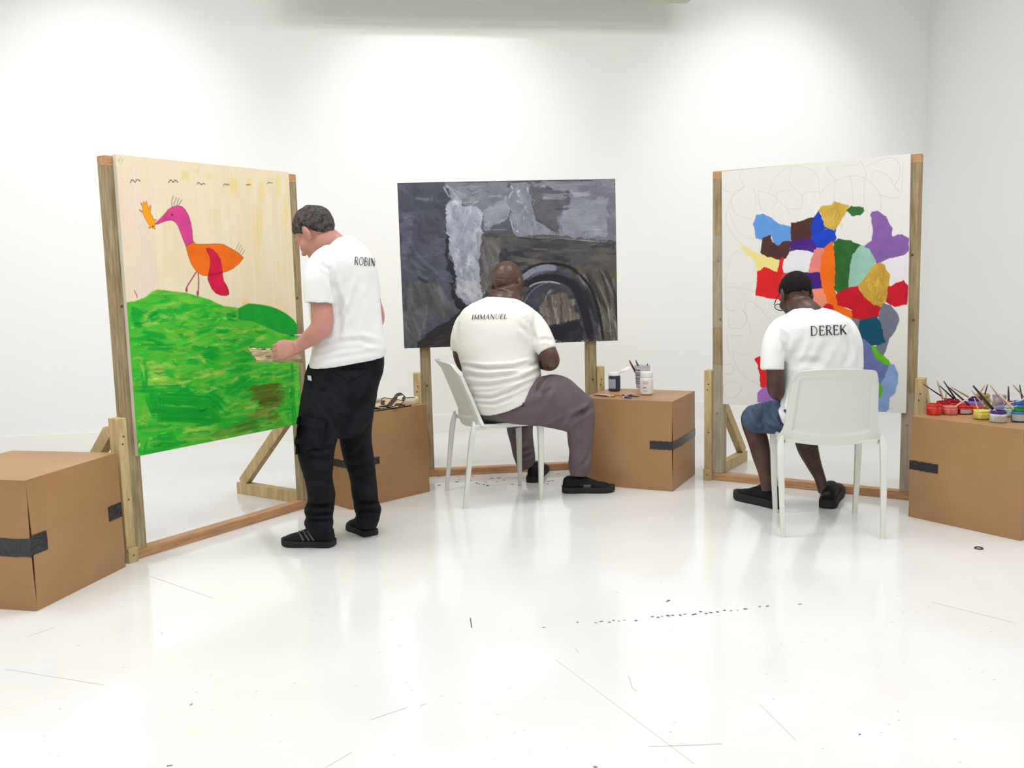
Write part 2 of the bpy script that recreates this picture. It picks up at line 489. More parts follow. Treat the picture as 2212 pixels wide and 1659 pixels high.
# scuffs, dots and drag marks on the floor: a flat film of dirt
def scuffs():
    r = np.random.default_rng(3); parts = []; pale = []
    def mark(p, q, w, light=False):
        d = q - p; n = max(2, int(np.linalg.norm(d) / 0.03)); pts = []
        for i in range(n + 1):
            t = i / n; pts.append(p + d * t + np.array([0, 0, 0.0006]))
        (pale if light else parts).append(ribbon(pts, w))
    u = 1070.0                                                   # dotted drag line
    while u < 1735:
        v = 1365 - (u - 1070) * 0.0905 + r.normal() * 1.6
        L = r.uniform(1.5, 8); dens = math.exp(-((u - 1440) / 170) ** 2)
        if r.random() < 0.25 + 0.75 * dens:
            mark(ground(u, v), ground(u + L, v - L * 0.09 + r.normal()), r.uniform(0.004, 0.007 + 0.011 * dens))
        u += L + r.uniform(3, 13)
    for a, b, w in [((1016, 1335), (1019, 1356), .005), ((1358, 1460), (1365, 1485), .004), ((1365, 1485), (1376, 1494), .003), ((1241, 1398), (1250, 1410), .004),
                    ((880, 1528), (800, 1555), .003), ((908, 1525), (920, 1520), .004), ((360, 1655), (373, 1653), .006), ((410, 1524), (416, 1520), .005), ((10, 1445), (225, 1480), .0022),
                    ((325, 1245), (460, 1292), .002), ((60, 1375), (118, 1355), .002), ((165, 1395), (172, 1394), .004), ((1400, 1613), (1560, 1607), .003), ((349, 1365), (350, 1370), .004),
                    ((2010, 1300), (2190, 1345), .002), ((1640, 1520), (1720, 1600), .0018), ((1200, 1425), (1500, 1650), .0016), ((700, 1660), (760, 1625), .0025), ((1440, 1300), (1446, 1296), .01),
                    ((1497, 1328), (1504, 1326), .012), ((1533, 1324), (1537, 1323), .014), ((1607, 1315), (1609, 1315), .009), ((1855, 1586), (1859, 1587), .009), ((1282, 1656), (1290, 1658), .008)]:
        mark(ground(*a), ground(*b), w, w < .0045)
    for i in range(150):
        u, v = r.uniform(0, 2212), r.uniform(1230, 1655); a = r.uniform(-0.7, 0.7); L = r.uniform(1, 7)
        mark(ground(u, v), ground(u + L * math.cos(a), v + L * math.sin(a) * 0.5), r.uniform(0.0015, 0.004), True)
    for i in range(40):                                          # paint specks by the middle easel
        u, v = r.uniform(930, 1240), r.uniform(1022, 1050)
        mark(ground(u, v), ground(u + r.uniform(2, 7), v + r.normal() * 0.6), r.uniform(0.008, 0.02))
    return merge(parts), merge(pale)
_dark, _pale = scuffs()
sc_o = add('scuff_marks', _dark, mat('grey_floor_dirt', (122, 119, 110), 0.7, 0.2), floor)
sc_p = add('scratches', _pale, mat('pale_floor_scratch', (204, 202, 195), 0.6, 0.3), floor); sc_p['kind'] = 'stuff'
sc_o['kind'] = 'stuff'; sc_o['label'] = 'grey scuffs, dots and scratches on the floor'

# ------------------------------------------------------------------ easels
m_post = mat('weathered_green_timber', (153, 135, 99), 0.7, 0.3, var=0.22, var_scale=7, stretch=(9, 9, 0.8), rgb2=(165, 149, 117), bump=0.25, bump_scale=30)
m_rail = mat('planed_red_pine', (186, 140, 100), 0.65, 0.3, var=0.16, var_scale=7, stretch=(0.8, 9, 9), rgb2=(196, 152, 112), bump=0.2, bump_scale=30)
m_pale = mat('pale_treated_pine', (196, 172, 122), 0.65, 0.3, var=0.12, var_scale=6, stretch=(7, 7, 1.2), rgb2=(204, 182, 138), bump=0.2, bump_scale=30)
m_hole = mat('dark_screw_head', (70, 58, 42), 0.5, 0.5)
m_knot = mat('dark_wood_knot', (112, 82, 54), 0.7, 0.2)
EAS_W, EAS_H, RAIL = 1.155, 1.882, 0.046
def disc(c, ax, r, h, n=10):
    ax = unit(ax); x = unit(np.cross(ax, (0.3, 0.2, 0.9))); y = np.cross(ax, x)
    V, F = lathe([(r, 0), (r, h)], n)
    return V @ np.stack([x, y, ax]) + np.asarray(c), F
m_film = mat('clear_packing_tape', (245, 245, 242), 0.12, 0.8, bump=1.0, bump_scale=28)
m_film.node_tree.nodes['Principled BSDF'].inputs['Alpha'].default_value = 0.16
def easel(label, loc, rz, knots=(), wrap=()):
    t = thing('easel', label, 'easel', (loc[0], loc[1], 0), rz, 'timber easels')
    L = dict(parent=t, local=True)
    add('bottom_rail', box_vf(0, EAS_W, 0, 0.06, 0, RAIL, 0.002), m_rail, **L)
    add('top_rail', box_vf(0, EAS_W, 0, 0.06, EAS_H - RAIL, EAS_H, 0.002), m_rail, **L)
    for x in (0, EAS_W - 0.068):
        p = add('post', box_vf(x, x + 0.068, 0.0, 0.06, RAIL, EAS_H - RAIL, 0.002), m_post, **L)
        for kx, kz in knots:
            add('knot', disc((x + kx, 0.0006, kz), (0, -1, 0), 0.008, 0.001), m_knot, p, local=True)
    for x0, x1, s in ((-0.05, 0, -1), (EAS_W, EAS_W + 0.05, 1)):
        f = add('foot', box_vf(x0, x1, -0.03, 0.66, 0, 0.07, 0.002), m_pale, **L)
        u = add('upright', box_vf(x0 + 0.001, x1 - 0.001, -0.015, 0.055, 0.07, 0.685, 0.002), m_pale, **L)
        xm = (x0 + x1) / 2
        add('brace', beam((xm, 0.615, 0.072), (xm, 0.075, 0.62), 0.046, 0.062, (1, 0, 0), 0.002), m_pale, **L)
        for dx, z in ((0.004, 0.60), (-0.003, 0.565), (0.006, 0.30)):
            add('screw', disc((xm + dx, -0.0145, z), (0, -1, 0), 0.0045, 0.0012), m_hole, u, local=True)
        add('screw', disc((xm, -0.0295, 0.035), (0, -1, 0), 0.004, 0.0012), m_hole, f, local=True)
    for x, z0, z1 in wrap:
        add('tape_wrap', box_vf(x - 0.0015, x + 0.0695, -0.0015, 0.0615, z0, z1, 0.001), m_film, **L)
    return t
E1 = dict(loc=(-1.810, 4.225), rz=0.9827); E2 = dict(loc=(-0.5885, 5.882), rz=0.1033); E3 = dict(loc=(1.232, 5.585), rz=-0.5788)
easel('timber frame easel holding the painting of a bird on a green hill', knots=((0.03, 1.2),), **E1)
easel('timber frame easel holding the wide grey and black painting', knots=((0.04, 0.6),), **E2)
easel('timber frame easel holding the colourful patchwork painting', knots=((0.03, 0.42), (0.05, 1.0), (0.035, 1.35)), wrap=((0, 0.05, 0.72), (EAS_W - 0.068, 0.05, 0.60), (0, 0.95, 1.5)), **E3)

# ------------------------------------------------------------------ cardboard boxes
m_card = mat('brown_cardboard', (169, 127, 84), 0.45, 0.5, var=0.05, var_scale=2.5, rgb2=(173, 132, 90), bump=0.03, bump_scale=25)
m_card_in = mat('shadowed_inner_cardboard', (120, 84, 52), 0.9, 0.1)
m_tape = mat('black_parcel_tape', (30, 29, 31), 0.28, 0.6, var=0.25, var_scale=30, bump=1.0, bump_scale=55)
BOX_H = 0.5386
def panel(p0, eu, ev, nrm, bulge, gap=None, nu=10, nv=10, thick=0.004):
    """slightly bowed sheet of card from corner p0 along eu, ev; gap(t) pulls the first edge inwards along eu"""
    p0, eu, ev, nrm = [np.asarray(a, float) for a in (p0, eu, ev, nrm)]
    V = []; F = []
    for lay in (0, 1):
        for j in range(nv + 1):
            for i in range(nu + 1):
                s, t = i / nu, j / nv
                g = gap(t) if gap else 0.0
                x = g + s * (1 - g)
                b = bulge * math.sin(math.pi * s) * math.sin(math.pi * t)
                V.append(p0 + eu * x + ev * t + nrm * (b - lay * thick))
    m = nu + 1; k = m * (nv + 1)
    for j in range(nv):
        for i in range(nu):
            a = j * m + i
            F.append((a, a + 1, a + m + 1, a + m)); F.append((a + k, a + m + k, a + m + 1 + k, a + 1 + k))
    loop = list(range(m)) + [m * (j + 1) - 1 for j in range(1, nv + 1)] + [m * nv + i for i in range(nu - 1, -1, -1)] + [m * j for j in range(nv - 1, 0, -1)]
    for i in range(len(loop)):
        a, b = loop[i], loop[(i + 1) % len(loop)]
        F.append((b, a, a + k, b + k))
    return np.array(V), F
def carton(label, loc, rz, a, b, h, gap=0.0, tapes=(), bulge=0.006):
    t = thing('cardboard_box', label, 'box', (loc[0], loc[1], 0), rz, 'cardboard boxes used as side tables')
    L = dict(parent=t, local=True)
    e = 0.003
    add('inner', box_vf(0.012, a - 0.012, 0.012, b - 0.012, 0.004, h - 0.012), m_card_in, **L)
    gf = (lambda s: gap * (0.35 + 0.9 * math.sin(math.pi * min(1, s * 1.05)))) if gap else None
    g2 = (lambda s: gap * 0.5 * math.sin(math.pi * s)) if gap else None
    add('panel', panel((0, 0, 0), (a, 0, 0), (0, 0, h - e), (0, -1, 0), bulge, gf), m_card, smooth=True, auto=40, **L)
    add('panel', panel((0, 0, 0), (0, b, 0), (0, 0, h - e), (-1, 0, 0), bulge, g2), m_card, smooth=True, auto=40, **L)
    add('panel', panel((a, 0, 0), (0, b, 0), (0, 0, h - e), (1, 0, 0), bulge), m_card, smooth=True, auto=40, **L)
    add('panel', panel((0, b, 0), (a, 0, 0), (0, 0, h - e), (0, 1, 0), bulge), m_card, smooth=True, auto=40, **L)
    V, F = panel((0, 0, h), (a, 0, 0), (0, b, 0), (0, 0, 1), -0.003)
    add('lid', (V, F), m_card, smooth=True, auto=40, **L)
    for face, s0, s1, z0, z1 in tapes:
        n = 14; V = []; F = []
        for i in range(n + 1):
            s = s0 + (s1 - s0) * i / n
            bz = bulge * math.sin(math.pi * min(max(s / (a if face == 'x' else b), 0), 1)) * 0.99
            for z in (z0 + 0.0015 * math.sin(i * 2.1), (z0 + z1) / 2, z1 + 0.0015 * math.cos(i * 1.7)):
                o = 0.0016 + bz + 0.0006 * math.sin(i * 3.3 + z * 90)
                V.append((s, -o, z) if face == 'x' else (-o, s, z))
        for i in range(n):
            for j in range(2):
                k = i * 3 + j
                f = (k, k + 3, k + 4, k + 1)
                F.append(f if face == 'x' else tuple(reversed(f)))
        add('tape_strip', (np.array(V), F), m_tape, smooth=True, **L)
    return t
carton('brown cardboard box at the left edge with two strips of black tape', (-1.940, 3.566), 1.3476, 0.573, 0.56, BOX_H, 0.016,
       [('x', -0.002, 0.088, 0.232, 0.312), ('y', -0.002, 0.53, 0.225, 0.300), ('x', 0.477, 0.575, 0.240, 0.308)])
carton('brown cardboard box behind the standing painter, holding the tool roll', (-0.923, 5.069), 0.7786, 0.568, 0.56, BOX_H, 0.0,
       [('x', -0.002, 0.20, 0.235, 0.278), ('y', -0.002, 0.2, 0.235, 0.278)])
carton('brown cardboard box between the seated painters, holding jars of dark and white paint', (0.936, 5.306), 1.1143, 0.50, 0.57, BOX_H, 0.02,
       [('y', -0.002, 0.137, 0.250, 0.300), ('x', -0.002, 0.505, 0.250, 0.300)], 0.010)
BOX4_H = 0.527
carton('brown cardboard box at the right edge crowded with small paint jars', (2.362, 4.167), 0.5941, 0.55, 0.570, BOX4_H, 0.0,
       [('y', 0.414, 0.572, 0.252, 0.299)], 0.005)

# ------------------------------------------------------------------ white plastic chairs
m_chair = mat('white_moulded_plastic', (226, 227, 222), 0.38, 0.45, bump=0.03, bump_scale=160)
def chair(label, loc, rz):
    t = thing('plastic_chair', label, 'chair', (loc[0], loc[1], 0), rz, 'white plastic chairs')
    L = dict(parent=t, local=True, smooth=True)
    # backrest shell: s across, q up
    nu, nv = 80, 64
    def backpt(s, q):
        hw = np.interp(q, [0, 0.05, 0.10, 0.16, 0.24, 0.6, 0.9, 1.0], [0.250, 0.243, 0.233, 0.224, 0.218, 0.208, 0.199, 0.194])
        zt = 0.828 - 0.018 * s * s - 0.035 * max(0, (abs(s) - 0.88) / 0.12) ** 2.4
        zb = 0.440 + 0.024 * s * s
        z = zb + (zt - zb) * q
        x = s * hw * (1 - 0.02 * max(0, (q - 0.9) / 0.1) ** 2)
        y = 0.082 - 0.145 * ((z - 0.44) / 0.39) ** 1.15 + 0.034 * s * s - 0.018 * (1 - s * s)
        if q > 0.93: y -= 0.012 * (q - 0.93) / 0.07
        return x, y, z
    V = []; F = []
    for lay in (0, 1):
        for j in range(nv + 1):
            for i in range(nu + 1):
                s, q = -1 + 2 * i / nu, j / nv
                x, y, z = backpt(s, q)
                ins = min(1, max(0, (0.83 - abs(s) * (1 + .10 * max(0, .25 - q))) / 0.025)) * min(1, max(0, (q - 0.125 - 0.03 * s * s) / 0.025)) * min(1, max(0, (0.905 - 0.02 * s * s - q) / 0.03))
                yy = y + (0.009 * ins if lay == 0 else 0.018 - 0.002 * ins)
                V.append((x, yy, z))
    m = nu + 1; k = m * (nv + 1)
    for j in range(nv):
        for i in range(nu):
            a = j * m + i
            F.append((a, a + 1, a + m + 1, a + m)); F.append((a + k, a + m + k, a + m + 1 + k, a + 1 + k))
    loop = list(range(m)) + [m * (j + 1) - 1 for j in range(1, nv + 1)] + [m * nv + i for i in range(nu - 1, -1, -1)] + [m * j for j in range(nv - 1, 0, -1)]
    for i in range(len(loop)):
        a, b = loop[i], loop[(i + 1) % len(loop)]; F.append((b, a, a + k, b + k))
    add('backrest', (np.array(V), F), m_chair, auto=50, **L)
    # seat pan
    V = []; F = []; nu, nv = 20, 20
    for lay in (0, 1):
        for j in range(nv + 1):
            for i in range(nu + 1):
                s, q = -1 + 2 * i / nu, j / nv
                y = 0.075 + q * 0.405
                hw = 0.226 - 0.004 * q - (0.02 * max(0, (q - 0.9) / 0.1) ** 2)
                z = 0.468 - 0.014 * (1 - s ** 4) * math.sin(math.pi * min(1, q * 1.05)) - 0.006 * max(0, (q - 0.88) / 0.12) ** 2
                V.append((s * hw, y, z - (0 if lay == 0 else 0.016)))
    m = nu + 1; k = m * (nv + 1)
    for j in range(nv):
        for i in range(nu):
            a = j * m + i
            F.append((a, a + 1, a + m + 1, a + m)); F.append((a + k, a + m + k, a + m + 1 + k, a + 1 + k))
    loop = list(range(m)) + [m * (j + 1) - 1 for j in range(1, nv + 1)] + [m * nv + i for i in range(nu - 1, -1, -1)] + [m * j for j in range(nv - 1, 0, -1)]
    for i in range(len(loop)):
        a, b = loop[i], loop[(i + 1) % len(loop)]; F.append((b, a, a + k, b + k))
    add('seat', (np.array(V), F), m_chair, auto=50, **L)
    def leg(pts, name='leg'):
        D = catmull(np.array(pts, float), 5)          # x, y, z, half width x, half width y
        C = D[:, :3]; A = np.zeros((len(D), 3)); B = np.zeros((len(D), 3)); A[:, 0] = D[:, 3]; B[:, 1] = D[:, 4]
        return loft(C, A, B, 24, 6.0)
    for s in (-1, 1):
        add('leg', leg([(s * 0.231, 0.002, 0, 0.0115, 0.011), (s * 0.236, 0.028, 0.2, 0.0135, 0.013), (s * 0.239, 0.050, 0.37, 0.0165, 0.015), (s * 0.239, 0.061, 0.43, 0.0165, 0.014), (s * 0.236, 0.067, 0.465, 0.0125, 0.010),
                        (s * 0.230, 0.068, 0.488, 0.007, 0.006)]), m_chair, auto=50, **L)
        add('leg', leg([(s * 0.204, 0.463, 0, 0.012, 0.011), (s * 0.212, 0.466, 0.2, 0.0145, 0.014), (s * 0.216, 0.466, 0.40, 0.017, 0.017), (s * 0.215, 0.462, 0.452, 0.017, 0.018), (s * 0.213, 0.455, 0.464, 0.012, 0.012)]), m_chair, auto=50, **L)
        # side rail under the seat
        V, F = leg([(s * 0.222, 0.07, 0.456, 0.010, 0.010), (s * 0.218, 0.27, 0.450, 0.010, 0.010), (s * 0.214, 0.465, 0.456, 0.010, 0.010)])
        D = np.array([(s * 0.224, 0.075, 0.456), (s * 0.219, 0.27, 0.455), (s * 0.214, 0.462, 0.457)]); Cc = catmull(D, 6)
        A = np.tile([0.009, 0, 0], (len(Cc), 1)); B = np.tile([0, 0, 0.013], (len(Cc), 1))
        add('side_rail', loft(Cc, A, B, 16, 4.0), m_chair, auto=50, **L)
    return t
CHA = dict(loc=(1.5274, 4.2938), rz=-0.1418)
CHB = dict(loc=(-0.3517, 5.2587), rz=-1.2817)
chair('white plastic chair with its moulded back to the viewer, painter in shorts sitting on it', **CHA)
chair('white plastic chair turned sideways under the painter in grey trousers', **CHB)

# ------------------------------------------------------------------ paintings (flat painted colour on stretched canvas)
CAN_A, CAN_B = 1.0397, 1.3897
class Paint:
    def __init__(self, w, h, H, base):
        self.w, self.h = w, h; self.nx, self.ny = int(round(w / 0.003)), int(round(h / 0.003))
        self.img = np.ones((self.ny + 1, self.nx + 1, 3)) * (np.array(base) / 255.0)
        self.H = H; self.r = np.random.default_rng(11)
    def P(self, pts):                                       # photo px -> grid coordinates
        pts = np.asarray(pts, float).reshape(-1, 2)
        q = np.column_stack([pts, np.ones(len(pts))]) @ self.H.T
        return q[:, :2] / q[:, 2:] * np.array([self.nx, self.ny])
    def box(self, g, pad=2):
        x0, y0 = np.floor(g.min(0) - pad).astype(int); x1, y1 = np.ceil(g.max(0) + pad).astype(int)
        x0, y0 = max(x0, 0), max(y0, 0); x1, y1 = min(x1, self.nx), min(y1, self.ny)
        if x1 < x0 or y1 < y0: return None
        X, Y = np.meshgrid(np.arange(x0, x1 + 1), np.arange(y0, y1 + 1)); return X.astype(float), Y.astype(float), slice(y0, y1 + 1), slice(x0, x1 + 1)
    def inside(self, X, Y, g):
        ins = np.zeros(X.shape, bool); n = len(g)
        for i in range(n):
            (xa, ya), (xb, yb) = g[i], g[(i + 1) % n]
            if ya == yb: continue
            c = (ya > Y) != (yb > Y)
            ins ^= c & (X < (xb - xa) * (Y - ya) / (yb - ya) + xa)
        return ins
    def poly(self, pts, rgb, smooth=True, var=0.05, outline=None, ow=1.0, grid=False, streak=None, jit=0.0):
        g = self.P(pts) if not grid else np.asarray(pts, float)
        if jit:
            cc = (g.max(0) + g.min(0)) / 2; g = cc + (g - cc) * (1 + 1.6 / (np.abs(g - cc).max(0) + 1))
        if smooth:
            q = np.vstack([g, g[:1]]); q = catmull(q, 5)[:-1]
        else: q = g
        b = self.box(q)
        if b is None: return None
        X, Y, sy, sx = b; m = np.zeros(X.shape)
        if jit:
            pp = np.column_stack([X.ravel(), Y.ravel(), 0 * X.ravel()]); sd = int(abs(q).sum()) % 997
            X = X + jit * wave_noise(pp, 1 / 14.0, sd, 3).reshape(X.shape); Y = Y + jit * wave_noise(pp, 1 / 14.0, sd + 1, 3).reshape(X.shape)
        for ox, oy in ((-.25, -.25), (.25, -.25), (-.25, .25), (.25, .25)):
            m += self.inside(X + ox, Y + oy, q) / 4.0
        c = np.array(rgb) / 255.0
        nz = wave_noise(np.column_stack([X.ravel(), Y.ravel(), 0 * X.ravel()]) * (np.array(streak) if streak else np.array([1, 1, 1])) / 60.0, 2.0, int(c.sum() * 999), 4).reshape(X.shape)
        col = np.clip(c * (1 + var * nz[..., None]), 0, 1)
        self.img[sy, sx] = self.img[sy, sx] * (1 - m[..., None]) + col * m[..., None]
        if outline is not None: self.line(np.vstack([q, q[:1]]), outline, ow, grid=True, smooth=False)
        return q
    def line(self, pts, rgb, w, alpha=1.0, grid=False, smooth=True):
        g = np.asarray(pts, float) if grid else self.P(pts)
        if smooth and len(g) > 2: g = catmull(g, 6)
        c = np.array(rgb) / 255.0
        for i in range(len(g) - 1):
            b = self.box(g[i:i + 2], w + 1)
            if b is None: continue
            X, Y, sy, sx = b
            d, _ = seg_dist(np.column_stack([X.ravel(), Y.ravel()]), g[i], g[i + 1]); d = d.reshape(X.shape)
            m = (np.clip(w / 2 + 0.5 - d, 0, 1) * alpha * min(1, w * 1.2))[..., None]
            self.img[sy, sx] = self.img[sy, sx] * (1 - m) + c * m
    def stroke(self, p, q, w, rgb, alpha=0.8, dry=0.3, curve=0.0, mask=None):
        """one bristly brush stroke in grid coordinates"""
        p, q = np.asarray(p, float), np.asarray(q, float); L = np.linalg.norm(q - p) + 1e-6
        b = self.box(np.array([p, q]), w + abs(curve) + 1)
        if b is None: return
        X, Y, sy, sx = b; d = (q - p) / L; n = np.array([-d[1], d[0]])
        a = ((X - p[0]) * d[0] + (Y - p[1]) * d[1]) / L
        o = (X - p[0]) * n[0] + (Y - p[1]) * n[1] - curve * 4 * a * (1 - a)
        k = 24; br = self.r.random(k + 2) * 0.7 + 0.3
        idx = np.clip((o / w + 0.5) * k, 0, k); i0 = idx.astype(int); brv = br[i0] * (1 - (idx - i0)) + br[i0 + 1] * (idx - i0)
        ed = np.clip((w / 2 * (0.86 + 0.14 * np.sin(a * 9 + w)) - np.abs(o)) / 1.2, 0, 1)
        b0 = self.r.random(k + 2) * 0.16; b1 = self.r.random(k + 2) * 0.30
        s0 = b0[i0] * (1 - (idx - i0)) + b0[i0 + 1] * (idx - i0); s1 = b1[i0] * (1 - (idx - i0)) + b1[i0 + 1] * (idx - i0)
        en = np.clip((a - s0) * L / 2.5, 0, 1) * np.clip((1 - a - s1) * L / 4.0, 0, 1)
        m = ed * en * alpha * (1 - dry * (1 - brv))
        if mask is not None: m = m * mask[sy, sx]
        c = np.clip(np.array(rgb) / 255.0 * (1 + 0.10 * (brv[..., None] - 0.6)), 0, 1)
        self.img[sy, sx] = self.img[sy, sx] * (1 - m[..., None]) + c * m[..., None]
    def texture(self, n, ang, spread, lw, ww, amp=0.12, al=0.5, mask=None):
        for k in range(n):
            x, y = self.r.uniform(0, self.nx), self.r.uniform(0, self.ny)
            if mask is not None and mask[int(y), int(x)] < 0.5: continue
            c = self.img[int(y), int(x)] * 255 * (1 + amp * self.r.normal()); a = math.radians(ang + self.r.normal() * spread); L = self.r.uniform(*lw)
            d = np.array([math.cos(a), math.sin(a)]) * L / 2; self.stroke((x, y) - d, (x, y) + d, self.r.uniform(*ww), np.clip(c, 0, 255), al, 0.5, self.r.normal() * 1.5, mask)
    def mask_of(self, pts, smooth=True, grid=False, jit=0.0):
        g = self.P(pts) if not grid else np.asarray(pts, float)
        q = catmull(np.vstack([g, g[:1]]), 5)[:-1] if smooth else g
        X, Y = np.meshgrid(np.arange(self.nx + 1.0), np.arange(self.ny + 1.0))
        if jit:
            pp = np.column_stack([X.ravel(), Y.ravel(), 0 * X.ravel()]); sd = int(abs(q).sum()) % 997
            X = X + jit * wave_noise(pp, 1 / 26.0, sd, 3).reshape(X.shape); Y = Y + jit * wave_noise(pp, 1 / 26.0, sd + 1, 3).reshape(X.shape)
        return self.inside(X, Y, q).astype(float)
def homog(src):
    dst = [(0, 0), (1, 0), (1, 1), (0, 1)]; A = []; b = []
    for (x, y), (u, v) in zip(src, dst):
        A += [[x, y, 1, 0, 0, 0, -u * x, -u * y], [0, 0, 0, x, y, 1, -v * x, -v * y]]; b += [u, v]
    h = np.linalg.solve(np.array(A), np.array(b)); return np.append(h, 1).reshape(3, 3)
def crop(pts, ox, oy, sc):
    return [(ox + x / sc, oy + y / sc) for x, y in pts]
def canvas_points(E, cx, cz, w, h, roll):
    R = rotz(E['rz']); c, s = math.cos(roll), math.sin(roll)
    def P(a, z, y): return R @ np.array([cx + c * a - s * z, y, cz + s * a + c * z]) + np.array([E['loc'][0], E['loc'][1], 0])
    return P
CANV = [('c1', E1, 0.0388, 0.4966, CAN_A, CAN_B, 0.0), ('c2', E2, -0.0974, 0.849, CAN_B, CAN_A, 0.0037), ('c3', E3, 0.0761, 0.4852, CAN_A, CAN_B, 0.0076)]
CP = {n: canvas_points(E, cx, cz, w, h, r) for n, E, cx, cz, w, h, r in CANV}
def new_paint(n, base):
    _, E, cx, cz, w, h, r = [c for c in CANV if c[0] == n][0]; P = CP[n]
    q = proj(np.array([P(0, h, -0.026), P(w, h, -0.026), P(w, 0, -0.026), P(0, 0, -0.026)]))
    return Paint(w, h, homog(q), base)
def build_canvas(n, paint, label, wavy):
    _, E, cx, cz, w, h, r = [c for c in CANV if c[0] == n][0]; P = CP[n]
    base = P(w / 2, 0, -0.013)
    t = thing('painted_canvas', label, 'painting', base, E['rz'], 'large paintings on the easels')
    nx, ny = paint.nx, paint.ny
    xs = np.linspace(0, w, nx + 1); zs = np.linspace(h, 0, ny + 1)
    c, s = math.cos(r), math.sin(r); Rm = rotz(E['rz'])
    Xg, Zg = np.meshgrid(xs, zs)
    loc = np.stack([cx + c * Xg - s * Zg, np.full_like(Xg, -0.026), cz + s * Xg + c * Zg], -1).reshape(-1, 3)
    V = loc @ Rm.T + np.array([E['loc'][0], E['loc'][1], 0])
    i, j = np.meshgrid(np.arange(nx), np.arange(ny)); a = (j * (nx + 1) + i).ravel()
    F = np.stack([a, a + nx + 1, a + nx + 2, a + 1], 1)
    o = add('painted_surface', (V, F), paint_mat('artist_paint'), t, smooth=False)
    at = o.data.color_attributes.new('paint', 'FLOAT_COLOR', 'POINT')
    im = np.clip(paint.img.reshape(-1, 3), 0, 1) * 255
    at.data.foreach_set('color', np.column_stack([lin(im), np.ones(len(im))]).astype(np.float32).ravel())
    Vb = np.array([P(x, z, y) for x in (0.0, w) for y in (-0.0256, -0.002) for z in (0.0, h)])
    Fb = [(0, 1, 3, 2), (4, 6, 7, 5), (0, 4, 5, 1), (2, 3, 7, 6), (0, 2, 6, 4), (1, 5, 7, 3)]
    add('stretcher', (Vb, Fb), mat('raw_canvas_edge', (226, 218, 202), 0.85, 0.2), t)
    return t

